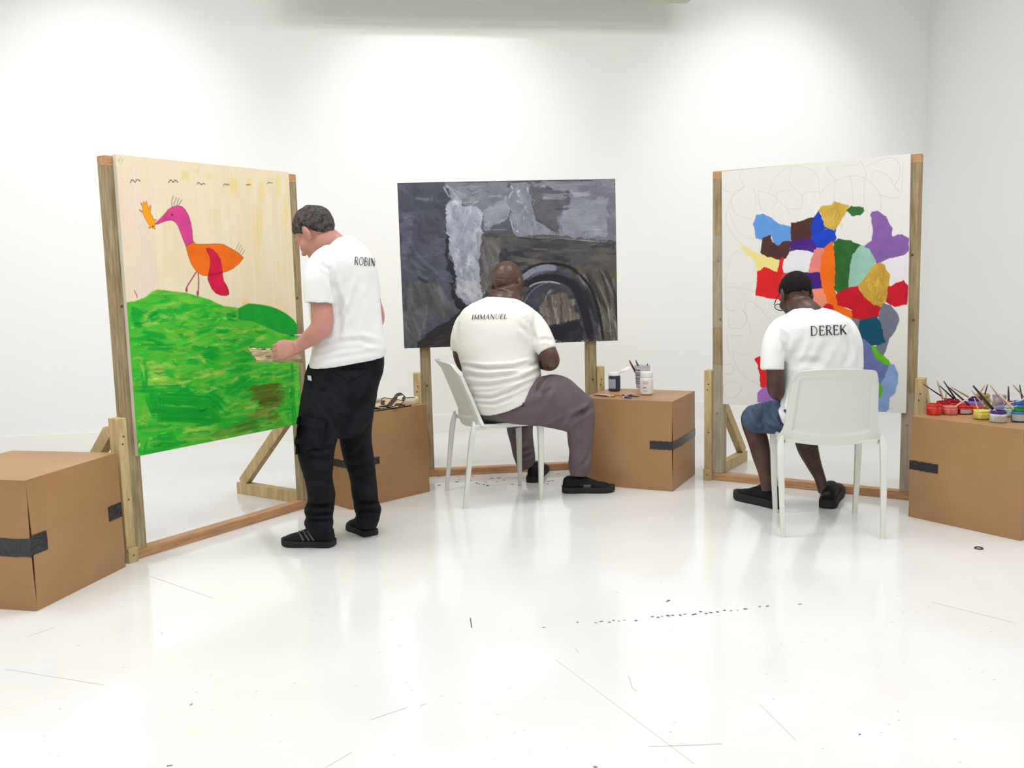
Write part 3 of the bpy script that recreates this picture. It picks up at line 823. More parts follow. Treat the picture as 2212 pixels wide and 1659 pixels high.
# ---- painting of the bird on the hill
def paint_bird():
    p = new_paint('c1', (238, 223, 193)); r = p.r
    for k in range(150):                                        # vertical washes
        x = r.uniform(0, p.nx); y0 = r.uniform(-20, p.ny * 0.5); L = r.uniform(40, 200)
        if x < 60: c = random.choice([(234, 214, 203), (238, 212, 190), (236, 218, 206)])
        else: c = random.choice([(240, 224, 190), (238, 218, 178), (240, 226, 200), (236, 216, 170), (241, 229, 205), (238, 220, 196)])
        p.stroke((x, y0), (x + r.normal() * 3, y0 + L), r.uniform(12, 34), c, 0.4, 0.5)
    for u, v, L, w, c in [(400, 365, 30, 26, (231, 205, 110)), (425, 362, 22, 16, (230, 207, 120)), (450, 370, 25, 22, (234, 212, 140)), (505, 380, 45, 22, (235, 208, 120)), (540, 380, 35, 18, (236, 212, 120)),
                          (565, 385, 60, 20, (237, 213, 130)), (600, 375, 60, 16, (238, 215, 120)), (618, 380, 150, 12, (238, 214, 130)), (560, 430, 120, 22, (236, 208, 130)), (400, 630, 22, 10, (236, 200, 90)),
                          (530, 645, 28, 24, (238, 204, 100)), (597, 645, 22, 6, (238, 204, 100)), (620, 660, 26, 8, (238, 202, 90)), (600, 560, 40, 6, (238, 208, 120))]:
        g = p.P([(u, v), (u, v + L)]); p.stroke(g[0], g[1], w / 1.3, c, 0.55, 0.5)
    G = lambda pts: crop(pts, 190, 620, 4.366)
    hill = G([(370, 140), (440, 135), (490, 115), (545, 95), (600, 45), (650, 25), (720, 30), (800, 42), (910, 50), (1040, 85), (1150, 120), (1280, 180), (1380, 190), (1450, 205), (1600, 260), (1800, 380), (1985, 470), (2100, 470), (2100, 1700), (300, 1700), (300, 140)])
    p.poly(hill, (72, 188, 52), False, 0.04)
    mk = p.mask_of(hill, False)
    gy = p.P([(300, 655)])[0][1]
    pal = [(146, 202, 82), (4, 160, 44), (70, 195, 50), (40, 182, 48), (95, 196, 58), (12, 168, 46), (128, 196, 66), (58, 180, 48), (25, 172, 48), (110, 190, 60), (80, 176, 44)]
    for k in range(420):
        x, y = r.uniform(-10, p.nx), r.uniform(gy - 20, p.ny); L = r.uniform(24, 70)
        p.stroke((x, y), (x + L, y + r.normal() * 5), r.uniform(6, 13), pal[r.integers(len(pal))], 0.75, 0.5, r.normal() * 3, mk)
    for k in range(500):
        x, y = r.uniform(-10, p.nx), r.uniform(gy - 20, p.ny); L = r.uniform(10, 42)
        c = pal[r.integers(len(pal))]
        p.stroke((x, y), (x + L, y + r.normal() * 5), r.uniform(2.5, 8), c, 0.7, 0.55, r.normal() * 3, mk)
    def strokes(lst):
        for u0, v0, u1, v1, w, c, al in lst:
            g = p.P([(u0, v0), (u1, v1)])
            dv = g[1] - g[0]; ln = np.linalg.norm(dv) + 1e-6; nn = np.array([-dv[1], dv[0]]) / ln
            m_ = max(2, int(w / 3.2))
            for q in range(m_):
                of = nn * (w / 1.5) * ((q + .5) / m_ - .5) + nn * r.normal() * .8; j0, j1 = r.uniform(-.18, .12), r.uniform(.85, 1.2)
                p.stroke(g[0] + dv * j0 + of, g[0] + dv * j1 + of + r.normal(size=2) * 2, min(w / 1.5, r.uniform(4.5, 9)), np.clip(np.array(c) * r.uniform(.92, 1.1), 0, 255), al, 0.55, r.normal() * 2.5, mk)
    D, M, Lg, Y, B = (8, 164, 44), (40, 178, 46), (88, 200, 60), (140, 200, 76), (84, 128, 34)
    strokes([(283, 668, 305, 690, 22, D, .8), (284, 690, 310, 690, 26, D, .8), (322, 690, 345, 676, 16, D, .8), (338, 672, 400, 668, 9, D, .6), (308, 722, 360, 738, 16, D, .8), (310, 748, 380, 752, 10, D, .8),
             (312, 800, 312, 842, 14, D, .8), (398, 777, 440, 779, 12, D, .9), (440, 760, 478, 770, 34, D, .8), (465, 715, 495, 715, 14, D, .8), (488, 683, 512, 690, 18, D, .8), (300, 770, 308, 830, 8, Y, .6),
             (320, 800, 360, 796, 20, Y, .75), (322, 815, 370, 812, 14, Y, .6), (320, 828, 370, 826, 14, Y, .6), (330, 836, 360, 834, 8, Y, .7), (370, 800, 430, 790, 14, Lg, .7), (300, 842, 430, 836, 12, D, .8),
             (325, 850, 345, 900, 34, D, .9), (335, 870, 470, 880, 46, D, .85), (340, 895, 480, 900, 34, D, .8), (380, 845, 410, 850, 20, D, .8), (440, 855, 480, 890, 50, D, .8), (490, 850, 545, 812, 26, D, .8), (470, 915, 560, 905, 24, M, .7),
             (540, 850, 610, 842, 44, B, .85), (560, 870, 615, 862, 30, (78, 118, 30), .8), (530, 880, 560, 875, 14, Y, .6), (540, 900, 600, 880, 20, (120, 150, 50), .7), (575, 905, 605, 895, 22, (92, 130, 40), .8), (430, 850, 470, 835, 8, Y, .6),
             (500, 930, 560, 912, 26, (70, 140, 40), .8), (460, 945, 520, 930, 20, (90, 160, 50), .7), (590, 930, 615, 905, 30, (90, 180, 40), .7), (560, 915, 600, 912, 8, Y, .6),
             (630, 780, 632, 830, 9, D, .95), (633, 830, 630, 870, 11, D, .95), (632, 870, 636, 930, 10, D, .9), (643, 800, 643, 910, 14, Lg, .7), (610, 890, 625, 920, 16, Lg, .7), (545, 790, 620, 786, 18, Lg, .6), (570, 800, 610, 798, 10, M, .7),
             (300, 980, 380, 972, 26, M, .7), (316, 870, 312, 925, 9, (110, 195, 60), .9), (300, 935, 400, 930, 14, M, .7), (390, 930, 470, 925, 10, Y, .5), (400, 950, 470, 940, 10, Y, .5), (330, 950, 390, 950, 30, D, .5), (480, 690, 470, 700, 10, M, .7),
             (305, 955, 304, 970, 5, (190, 214, 110), .9), (304, 970, 309, 978, 5, (190, 214, 110), .9), (312, 975, 318, 950, 8, D, .8)])
    p.texture(900, 4, 14, (8, 26), (1.5, 4.5), 0.14, 0.6, mk)
    p.img = np.clip(np.where(mk[..., None] > 0.5, np.array([.25, .72, .2]) + (p.img - np.array([.25, .72, .2])) * 1.35, p.img), 0, 1)
    back = G([(1420, 200), (1470, 175), (1520, 157), (1620, 165), (1740, 190), (1850, 240), (1930, 300), (1968, 350), (2010, 400), (2010, 470), (1900, 455), (1800, 430), (1680, 380), (1560, 330), (1430, 310), (1415, 250)])
    p.poly(back, (6, 160, 44), True, 0.06, outline=(160, 170, 90), ow=0.7)
    B2 = lambda pts: crop(pts, 300, 420, 6.912)
    ink = (92, 58, 62)
    for leg_ in ([(862, 1150), (780, 1280), (725, 1370), (708, 1445)], [(885, 1160), (893, 1300), (888, 1420), (880, 1515)]):
        p.line(B2(leg_), ink, 2.0); p.line(B2(leg_), (176, 70, 110), 1.3)
    for c, rr in (((712, 1425), 1.9), ((878, 1475), 2.1)):
        g = p.P(B2([c]))[0]; p.poly([(g[0] + rr * 1.2 * math.cos(a), g[1] + rr * 2 * math.sin(a)) for a in np.linspace(0, 6.28, 9)[:-1]], (176, 70, 110), grid=True)
    p.poly(B2([(815, 705), (855, 745), (1000, 745), (1150, 738), (1260, 745), (1400, 820), (1500, 885), (1562, 945), (1500, 1030), (1400, 1110), (1300, 1155), (1250, 1165), (1100, 1200), (1030, 1215), (960, 1210), (890, 1175), (830, 1110), (780, 1030), (740, 920), (700, 770), (760, 740)]), (240, 112, 8), False, 0.04, (150, 78, 20), 0.8)
    p.poly(B2([(240, 440), (300, 380), (380, 300), (440, 225), (500, 185), (570, 168), (640, 180), (690, 225), (740, 310), (775, 420), (795, 540), (808, 690), (815, 705), (760, 740), (700, 768), (660, 670), (620, 560), (580, 460), (540, 410), (490, 385), (420, 390), (350, 415), (290, 440), (250, 448)]), (214, 66, 142), False, 0.07, (136, 50, 90), 0.8)
    p.poly(B2([(1005, 810), (1050, 802), (1110, 830), (1170, 890), (1215, 970), (1240, 1080), (1250, 1200), (1265, 1290), (1310, 1360), (1340, 1430), (1347, 1490), (1310, 1512), (1220, 1505), (1150, 1475), (1090, 1410), (1045, 1310), (1028, 1260), (1040, 1180), (1065, 1080), (1070, 980), (1060, 930), (1030, 870)]), (214, 14, 68), False, 0.09, (150, 10, 50), 0.8)
    p.line(B2([(1050, 1200), (1150, 1190), (1245, 1160)]), (176, 6, 44), 4.0, 0.6)
    p.poly(B2([(30, 125), (55, 150), (75, 105), (95, 150), (112, 98), (135, 180), (140, 215), (170, 165), (182, 170), (178, 220), (165, 270), (200, 320), (225, 380), (255, 372), (262, 382), (235, 410), (235, 450), (242, 515), (215, 510), (175, 490), (155, 510), (145, 498), (165, 475), (130, 420), (90, 350), (65, 285), (10, 240), (8, 228), (60, 255), (55, 190), (30, 140)]), (250, 164, 20), False, 0.03, (176, 104, 20), 0.8)
    for (c, rr, col) in (((497, 305), 1.6, (140, 20, 90)), ((212, 476), 1.2, (140, 50, 20)), ((385, 355), 0.9, (150, 40, 100))):
        g = p.P(B2([c]))[0]; p.poly([(g[0] + rr * 1.5 * math.cos(a), g[1] + rr * math.sin(a)) for a in np.linspace(0, 6.28, 9)[:-1]], col, grid=True)
    for ln in ([(495, 180), (492, 110), (515, 20)], [(528, 165), (535, 110), (560, 45)], [(565, 165), (580, 100), (605, 55)], [(598, 165), (615, 120), (645, 80)], [(1440, 840), (1500, 720)], [(1475, 860), (1527, 755)], [(1505, 880), (1550, 800)], [(1535, 905), (1580, 835)]):
        p.line(B2(ln), (96, 84, 70), 0.75)
    A = lambda pts: crop(pts, 240, 330, 9.759)
    for ln in ([(405, 635), (430, 580), (455, 570), (505, 620), (540, 570), (575, 570), (612, 605)], [(1210, 632), (1245, 580), (1270, 580), (1310, 620), (1345, 580), (1375, 590), (1410, 622)], [(1812, 670), (1840, 625), (1905, 672), (1940, 645), (1972, 660)]):
        p.line(A(ln), (80, 66, 58), 0.95)
    Q = lambda pts: crop(pts, 190, 310, 4.366)
    for ln in ([(1275, 400), (1295, 380), (1310, 395), (1320, 380), (1335, 395)], [(1490, 395), (1505, 387), (1515, 390), (1532, 387)], [(1688, 380), (1705, 368), (1722, 372), (1738, 370)]):
        p.line(Q(ln), (100, 82, 66), 0.9)
    for ln in ([(440, 1385), (448, 1410), (460, 1430), (463, 1452)],):
        p.line(Q(ln), (200, 90, 130), 1.2)
    # pencilled letter and number in the corner
    for ln in ([(150, 150), (180, 210)], [(150, 150), (175, 135), (178, 160), (158, 172)], [(200, 110), (235, 175)], [(190, 100), (215, 92)], [(200, 235), (250, 130)]):
        p.line(A(ln), (168, 166, 158), 0.8, 0.8, smooth=False)
    return p
build_canvas('c1', paint_bird(), 'portrait painting of a pink and orange bird on a bright green hill', 0)

# ---- grey and black tunnel painting
def paint_grey():
    p = new_paint('c2', (88, 90, 98)); r = p.r
    K = lambda pts: crop(pts, 840, 370, 4.148)
    def pg(pts): return p.P(K(pts))
    def region(pts, base, cols, n, ang, spread, lw, ww, al=0.6, curve=2):
        mk = p.mask_of(K(pts), False, jit=6.0); g = pg(pts); lo, hi = g.min(0), g.max(0)
        if base is not None: p.img = p.img * (1 - mk[..., None] * 0.9) + (np.array(base) / 255.0) * mk[..., None] * 0.9
        for k in range(n):
            x, y = r.uniform(lo[0] - 10, hi[0]), r.uniform(lo[1] - 10, hi[1] + 10); a = math.radians(ang + r.normal() * spread); L = r.uniform(*lw)
            p.stroke((x, y), (x + L * math.cos(a), y + L * math.sin(a)), r.uniform(*ww), cols[r.integers(len(cols))], al, 0.6, r.normal() * curve, mk)
    S = lambda u0, v0, u1, v1, w, c, al=0.8, cv=0.0: p.stroke(*pg([(u0, v0), (u1, v1)]), w / 3.2, c, al, 0.45, cv)
    whole = [(60, 60), (2080, 40), (2080, 1600), (100, 1620)]
    # left dark blue-grey mass
    region([(40, 90), (540, 60), (560, 300), (500, 450), (540, 700), (530, 900), (600, 1000), (560, 1200), (620, 1300), (560, 1620), (60, 1640)], (76, 78, 90), [(70, 72, 84), (86, 88, 102), (62, 66, 78), (96, 100, 114), (80, 86, 94), (74, 72, 78)], 200, 20, 35, (20, 80), (8, 26), 0.6)
    region([(90, 380), (220, 400), (200, 780), (100, 820)], None, [(104, 107, 122), (88, 92, 106)], 30, 10, 20, (20, 50), (8, 20))
    region([(215, 440), (420, 380), (500, 560), (420, 650), (220, 640)], None, [(64, 62, 74), (74, 70, 80), (82, 84, 92)], 60, 30, 20, (20, 60), (8, 20), 0.5)
    region([(350, 580), (520, 600), (510, 740), (360, 720)], None, [(84, 94, 100), (74, 82, 92), (90, 96, 106)], 34, 10, 15, (20, 50), (8, 18), 0.5)
    region([(130, 930), (330, 1000), (420, 1010), (620, 1280), (540, 1330), (330, 1300), (140, 1300)], (84, 84, 88), [(104, 102, 100), (78, 76, 80), (92, 92, 96), (66, 64, 74)], 70, 78, 12, (30, 90), (6, 18), 0.6)
    region([(120, 1280), (340, 1200), (330, 1400), (250, 1560), (140, 1500)], (88, 88, 92), [(96, 98, 106), (82, 80, 80), (110, 110, 116)], 40, 60, 20, (20, 60), (5, 14), 0.6)
    for a in ([(210, 690), (520, 960)], [(240, 860), (380, 980)], [(180, 760), (360, 900)]): S(*a[0], *a[1], 34, (104, 107, 120), 0.55, 5)
    S(250, 930, 380, 1000, 30, (44, 44, 52), .8, 4); S(230, 300, 330, 430, 26, (84, 92, 92), .6); S(230, 240, 400, 260, 26, (116, 122, 134), .7); S(390, 210, 385, 300, 12, (120, 124, 132), .6)
    S(420, 1000, 560, 1260, 60, (112, 112, 116), .6); S(440, 1010, 500, 1200, 30, (124, 122, 122), .5); S(140, 1330, 200, 1480, 10, (150, 152, 160), .6); S(300, 1420, 330, 1380, 8, (150, 150, 150), .7)
    # dark crack and lower black sweep
    region([(515, 500), (545, 560), (535, 780), (620, 900), (600, 1040), (700, 1220), (640, 1280), (560, 1120), (545, 990), (580, 970), (520, 860), (505, 700)], (44, 44, 50), [(36, 36, 42), (52, 52, 58)], 30, 80, 15, (20, 50), (5, 12), 0.7)
    region([(250, 1530), (430, 1400), (600, 1300), (700, 1180), (800, 1100), (820, 1600), (240, 1620)], (48, 46, 50), [(40, 38, 42), (60, 56, 56), (34, 34, 40)], 46, -20, 15, (30, 80), (6, 16), 0.7)
    region([(300, 1520), (600, 1430), (620, 1620), (200, 1620)], (58, 54, 52), [(90, 84, 78), (40, 38, 38), (70, 66, 62)], 24, -6, 8, (30, 90), (4, 12), 0.7)
    # top middle grey band
    region([(500, 90), (1090, 90), (1060, 300), (1080, 400), (860, 540), (830, 380), (560, 260)], (118, 121, 130), [(126, 130, 140), (104, 106, 116), (134, 136, 142), (112, 116, 128)], 90, 8, 25, (20, 70), (6, 22), 0.6)
    region([(860, 340), (1060, 230), (1085, 410), (860, 520)], (136, 140, 148), [(144, 148, 156), (126, 128, 138)], 40, -15, 20, (16, 50), (6, 18), 0.6)
    for a in ((480, 110, 700, 230, 22, (150, 152, 160)), (640, 110, 800, 220, 14, (90, 92, 100)), (560, 150, 900, 130, 18, (140, 143, 152)), (700, 210, 860, 160, 10, (170, 172, 178)), (880, 230, 1040, 215, 20, (152, 156, 164)), (870, 400, 960, 380, 26, (146, 150, 158)), (980, 425, 1080, 400, 7, (60, 60, 66)), (860, 525, 1080, 522, 8, (196, 196, 196))): S(*a, .7)
    # pale waterfall figure
    fig = [(545, 260), (600, 230), (660, 300), (790, 310), (840, 380), (830, 560), (830, 720), (800, 830), (830, 960), (850, 1080), (820, 1160), (720, 1190), (680, 1195), (600, 1080), (610, 960), (590, 860), (540, 760), (540, 600), (500, 420), (510, 320)]
    region(fig, (150, 153, 164), [(162, 166, 178), (132, 135, 150), (176, 179, 188), (148, 152, 166), (122, 126, 140)], 190, 82, 24, (20, 70), (6, 20), 0.55)
    region([(600, 960), (840, 980), (820, 1160), (680, 1195), (600, 1080)], None, [(180, 181, 182), (164, 167, 174), (172, 173, 176)], 60, 70, 20, (20, 50), (6, 18), 0.55)
    for a in ((560, 270, 650, 300, 40, (205, 200, 202)), (480, 120, 560, 270, 16, (176, 178, 186)), (510, 120, 620, 230, 9, (196, 198, 204)), (650, 290, 780, 260, 18, (150, 146, 146)), (740, 290, 820, 260, 12, (196, 192, 180)), (830, 380, 820, 560, 12, (192, 194, 198)), (790, 330, 830, 420, 10, (200, 202, 206)), (770, 480, 775, 620, 8, (186, 188, 194)), (560, 330, 545, 420, 10, (190, 192, 198)), (720, 720, 700, 900, 14, (190, 193, 200)), (740, 730, 710, 880, 8, (206, 208, 212)), (600, 480, 700, 560, 20, (136, 138, 152)), (580, 640, 720, 740, 22, (142, 145, 158)), (780, 560, 790, 760, 10, (176, 178, 186)), (640, 860, 660, 960, 18, (178, 180, 188)), (560, 420, 620, 470, 8, (200, 202, 206))): S(*a, .75)
    # second figure by the top
    region([(1085, 110), (1270, 105), (1270, 290), (1310, 400), (1420, 500), (1520, 570), (1100, 580), (1130, 500), (1085, 380), (1050, 290)], (124, 127, 136), [(130, 134, 142), (112, 115, 126), (140, 143, 150)], 60, 70, 30, (16, 50), (6, 18), 0.6)
    for a in ((1090, 120, 1120, 170, 12, (206, 208, 212)), (1115, 165, 1060, 270, 11, (200, 202, 206)), (1050, 280, 1095, 370, 9, (176, 178, 184)), (1090, 420, 1120, 560, 14, (205, 206, 208)), (1240, 120, 1245, 200, 12, (190, 193, 198)), (1245, 200, 1275, 230, 8, (180, 182, 188)), (1140, 190, 1190, 170, 26, (186, 188, 192)), (1150, 190, 1175, 240, 10, (216, 218, 220)), (1130, 260, 1220, 290, 20, (158, 161, 168)), (1100, 110, 1270, 100, 8, (160, 162, 170)), (1205, 400, 1215, 450, 12, (196, 198, 202)), (1140, 520, 1170, 560, 20, (200, 202, 204)), (1210, 300, 1260, 400, 24, (146, 149, 158)), (1225, 460, 1250, 500, 6, (70, 72, 78))): S(*a, .8)
    # right grey sky
    region([(1280, 90), (2040, 60), (2045, 640), (1900, 620), (1530, 580), (1420, 500), (1310, 400), (1280, 250)], (112, 113, 122), [(120, 122, 132), (104, 105, 114), (128, 130, 140), (112, 112, 122)], 120, 4, 14, (30, 110), (8, 26), 0.6)
    region([(1280, 130), (1620, 180), (1640, 330), (1500, 400), (1540, 570), (1480, 540), (1320, 430)], (92, 90, 98), [(84, 83, 92), (100, 98, 106), (90, 88, 96)], 60, 10, 18, (30, 80), (10, 26), 0.6)
    region([(1640, 250), (1960, 240), (1960, 600), (1560, 560), (1520, 420)], (132, 135, 146), [(138, 141, 152), (126, 128, 140), (118, 120, 130)], 50, 4, 10, (30, 90), (10, 28), 0.6)
    for a in ((1350, 225, 1630, 215, 40, (140, 142, 152)), (1350, 245, 1600, 245, 18, (150, 152, 160)), (1630, 215, 1830, 200, 40, (160, 163, 172)), (1470, 345, 1650, 330, 24, (68, 66, 74)), (1300, 420, 1540, 560, 22, (76, 74, 80)), (1290, 290, 1320, 420, 18, (76, 75, 82)), (1330, 155, 1410, 120, 9, (190, 192, 198)), (1870, 155, 1960, 105, 7, (176, 178, 184)), (1660, 280, 1790, 260, 40, (126, 127, 138)), (1805, 230, 1803, 440, 4, (60, 60, 68)), (1960, 330, 1955, 430, 6, (186, 188, 194)), (1540, 430, 1940, 440, 50, (134, 137, 148)), (1400, 130, 1900, 105, 24, (130, 132, 142)), (80, 100, 480, 95, 16, (70, 72, 80)), (560, 90, 2030, 72, 22, (58, 59, 66))): S(*a, .75)
    # brown-grey arch land
    low = [(840, 540), (1090, 540), (1130, 580), (1500, 600), (2040, 640), (2070, 1520), (1500, 1540), (900, 1500), (830, 1150), (850, 1080), (820, 900)]
    region(low, (82, 80, 78), [(92, 89, 84), (66, 64, 68), (104, 100, 92), (54, 53, 60), (78, 77, 80)], 210, 3, 10, (30, 110), (6, 20), 0.6)
    region([(830, 560), (1010, 600), (1000, 860), (950, 900), (900, 1050), (830, 1100)], (98, 96, 94), [(110, 108, 104), (84, 82, 82), (120, 118, 114)], 50, 75, 15, (20, 70), (5, 16), 0.6)
    region([(1000, 700), (1100, 720), (1080, 880), (980, 850)], (60, 60, 70), [(50, 50, 62), (72, 72, 80)], 14, 60, 20, (12, 40), (6, 14), 0.7)
    for a in ((1120, 590, 1480, 600, 16, (46, 44, 48)), (1480, 590, 2030, 635, 10, (190, 190, 188)), (1150, 580, 1500, 595, 7, (206, 204, 196)), (1100, 730, 1240, 720, 34, (50, 50, 62)), (1080, 840, 1260, 810, 36, (46, 45, 54)), (1450, 760, 1660, 800, 40, (46, 45, 50)), (1800, 680, 1900, 650, 26, (48, 46, 46)), (1860, 720, 2040, 690, 60, (96, 92, 86)), (1780, 780, 2030, 760, 50, (100, 96, 90)), (1260, 690, 1480, 690, 20, (110, 106, 98)), (1500, 700, 1820, 700, 16, (104, 100, 94))): S(*a, .7, 2)
    region([(1560, 840), (1860, 900), (2050, 820), (2070, 1520), (1880, 1500), (1760, 1100)], (84, 80, 76), [(96, 92, 86), (52, 50, 52), (112, 108, 100), (44, 43, 48), (130, 124, 114)], 70, 72, 10, (40, 130), (5, 16), 0.65)
    def arc(r0, w, c, al=0.85, a0=185, a1=330, cx=1500, cy=1380, rx=1.0, ry=1.0, n=9):
        for i in range(n):
            t0, t1 = math.radians(a0 + (a1 - a0) * i / n - 3), math.radians(a0 + (a1 - a0) * (i + 1) / n + 3)
            S(cx + r0 * rx * math.cos(t0), cy + r0 * ry * math.sin(t0), cx + r0 * rx * math.cos(t1), cy + r0 * ry * math.sin(t1), w, c, al * .8, -2.5)
    # the tunnel: nested arches
    mk_in = [(1190, 1180), (1220, 900), (1400, 850), (1600, 880), (1740, 1010), (1820, 1200), (1880, 1500), (1500, 1530), (1300, 1500)]
    region(mk_in, (70, 71, 80), [(80, 82, 94), (56, 56, 64), (92, 94, 104)], 60, 20, 30, (20, 60), (6, 20), 0.6)
    arc(430, 26, (30, 30, 36), .9, 222, 300, 1500, 1270, .86, 1.0); arc(400, 46, (110, 113, 126), .7, 218, 262, 1500, 1290, .86, 1.0)
    arc(370, 46, (52, 52, 62), .8, 222, 352, 1490, 1290, .85, 1.0); arc(330, 40, (36, 36, 46), .9, 215, 350, 1490, 1290, .88, .98)
    for s0 in ((1640, 980, 1780, 1480), (1680, 1060, 1820, 1510), (1600, 960, 1740, 1160), (1730, 1000, 1900, 1500), (1720, 1200, 1800, 1520)): S(*s0, 56, (38, 38, 46), .85, -6)
    for s0 in ((1780, 960, 1960, 1480), (1850, 950, 2040, 1500), (1920, 900, 2000, 1450), (1850, 1180, 1920, 1480)): S(*s0, 26, (122, 118, 110), .6, -5)
    for s0 in ((1760, 880, 1900, 1420), (1880, 860, 1990, 1300), (2000, 1000, 2040, 1450)): S(*s0, 30, (46, 44, 48), .8, -5)
    for s0 in ((1960, 1180, 1995, 1490), (2020, 1320, 2050, 1500)): S(*s0, 16, (176, 170, 160), .6)
    hill = [(1195, 1180), (1230, 1090), (1300, 1030), (1400, 995), (1520, 1005), (1620, 1060), (1680, 1160), (1720, 1300), (1740, 1500), (1480, 1530), (1360, 1460), (1300, 1270)]
    region(hill, (64, 65, 74), [(74, 76, 86), (54, 54, 62), (84, 86, 96)], 50, -30, 30, (20, 60), (6, 20), 0.6)
    arc(330, 14, (150, 153, 162), .7, 200, 262, 1470, 1330, .85, 1.0); S(1400, 1150, 1490, 1050, 26, (140, 143, 152), .8, -4); S(1390, 1180, 1420, 1100, 12, (190, 192, 198), .7)
    region([(1360, 1210), (1440, 1110), (1560, 1080), (1640, 1150), (1700, 1320), (1560, 1360), (1440, 1400), (1360, 1260)], (110, 104, 96), [(150, 142, 130), (88, 82, 76), (170, 162, 150), (70, 66, 62)], 80, 86, 6, (30, 80), (3, 9), 0.65)
    region([(1340, 1100), (1600, 1060), (1640, 1180), (1400, 1230)], None, [(74, 70, 68), (60, 57, 56), (96, 90, 84)], 30, 84, 10, (20, 50), (4, 12), 0.6)
    region([(1420, 1390), (1560, 1370), (1680, 1320), (1740, 1420), (1760, 1530), (1490, 1530)], (46, 46, 54), [(40, 40, 48), (58, 58, 66)], 30, -6, 12, (20, 60), (8, 20), 0.7)
    for k in range(26):                                          # torn, splashed lower edge
        g = pg([(1480 + k * 22, 1520 + r.normal() * 8)])[0]; p.stroke(g, g + np.array([r.uniform(3, 9), r.normal() * 2]), r.uniform(2, 5), random.choice([(225, 222, 216), (40, 38, 40), (205, 200, 192)]), .9)
    region([(60, 90), (95, 90), (160, 1600), (125, 1600)], None, [(46, 46, 52), (60, 60, 66)], 14, 88, 3, (40, 120), (3, 6), .5)
    for pl, w, c, al in (([(1200, 905), (1300, 850), (1420, 828), (1540, 838), (1650, 880), (1760, 980), (1830, 1100), (1890, 1300), (1920, 1500)], 6, (34, 34, 40), .75), ([(1215, 945), (1300, 888), (1400, 862), (1480, 866)], 13, (126, 130, 142), .7),
                         ([(1240, 1012), (1340, 965), (1450, 952), (1560, 972), (1640, 1020), (1700, 1120), (1760, 1300), (1810, 1500)], 15, (40, 40, 50), .75), ([(1215, 1075), (1280, 1022), (1360, 995), (1450, 990), (1530, 1008)], 3, (164, 167, 176), .8)):
        p.line(K(pl), c, w, al)
    p.img = np.clip((p.img - 0.36) * 1.18 + 0.36, 0, 1)
    p.texture(3200, 20, 60, (6, 26), (1.2, 4.0), 0.16, 0.55)
    return p
build_canvas('c2', paint_grey(), 'wide landscape painting in greys and blacks with a dark tunnel arch', 0)

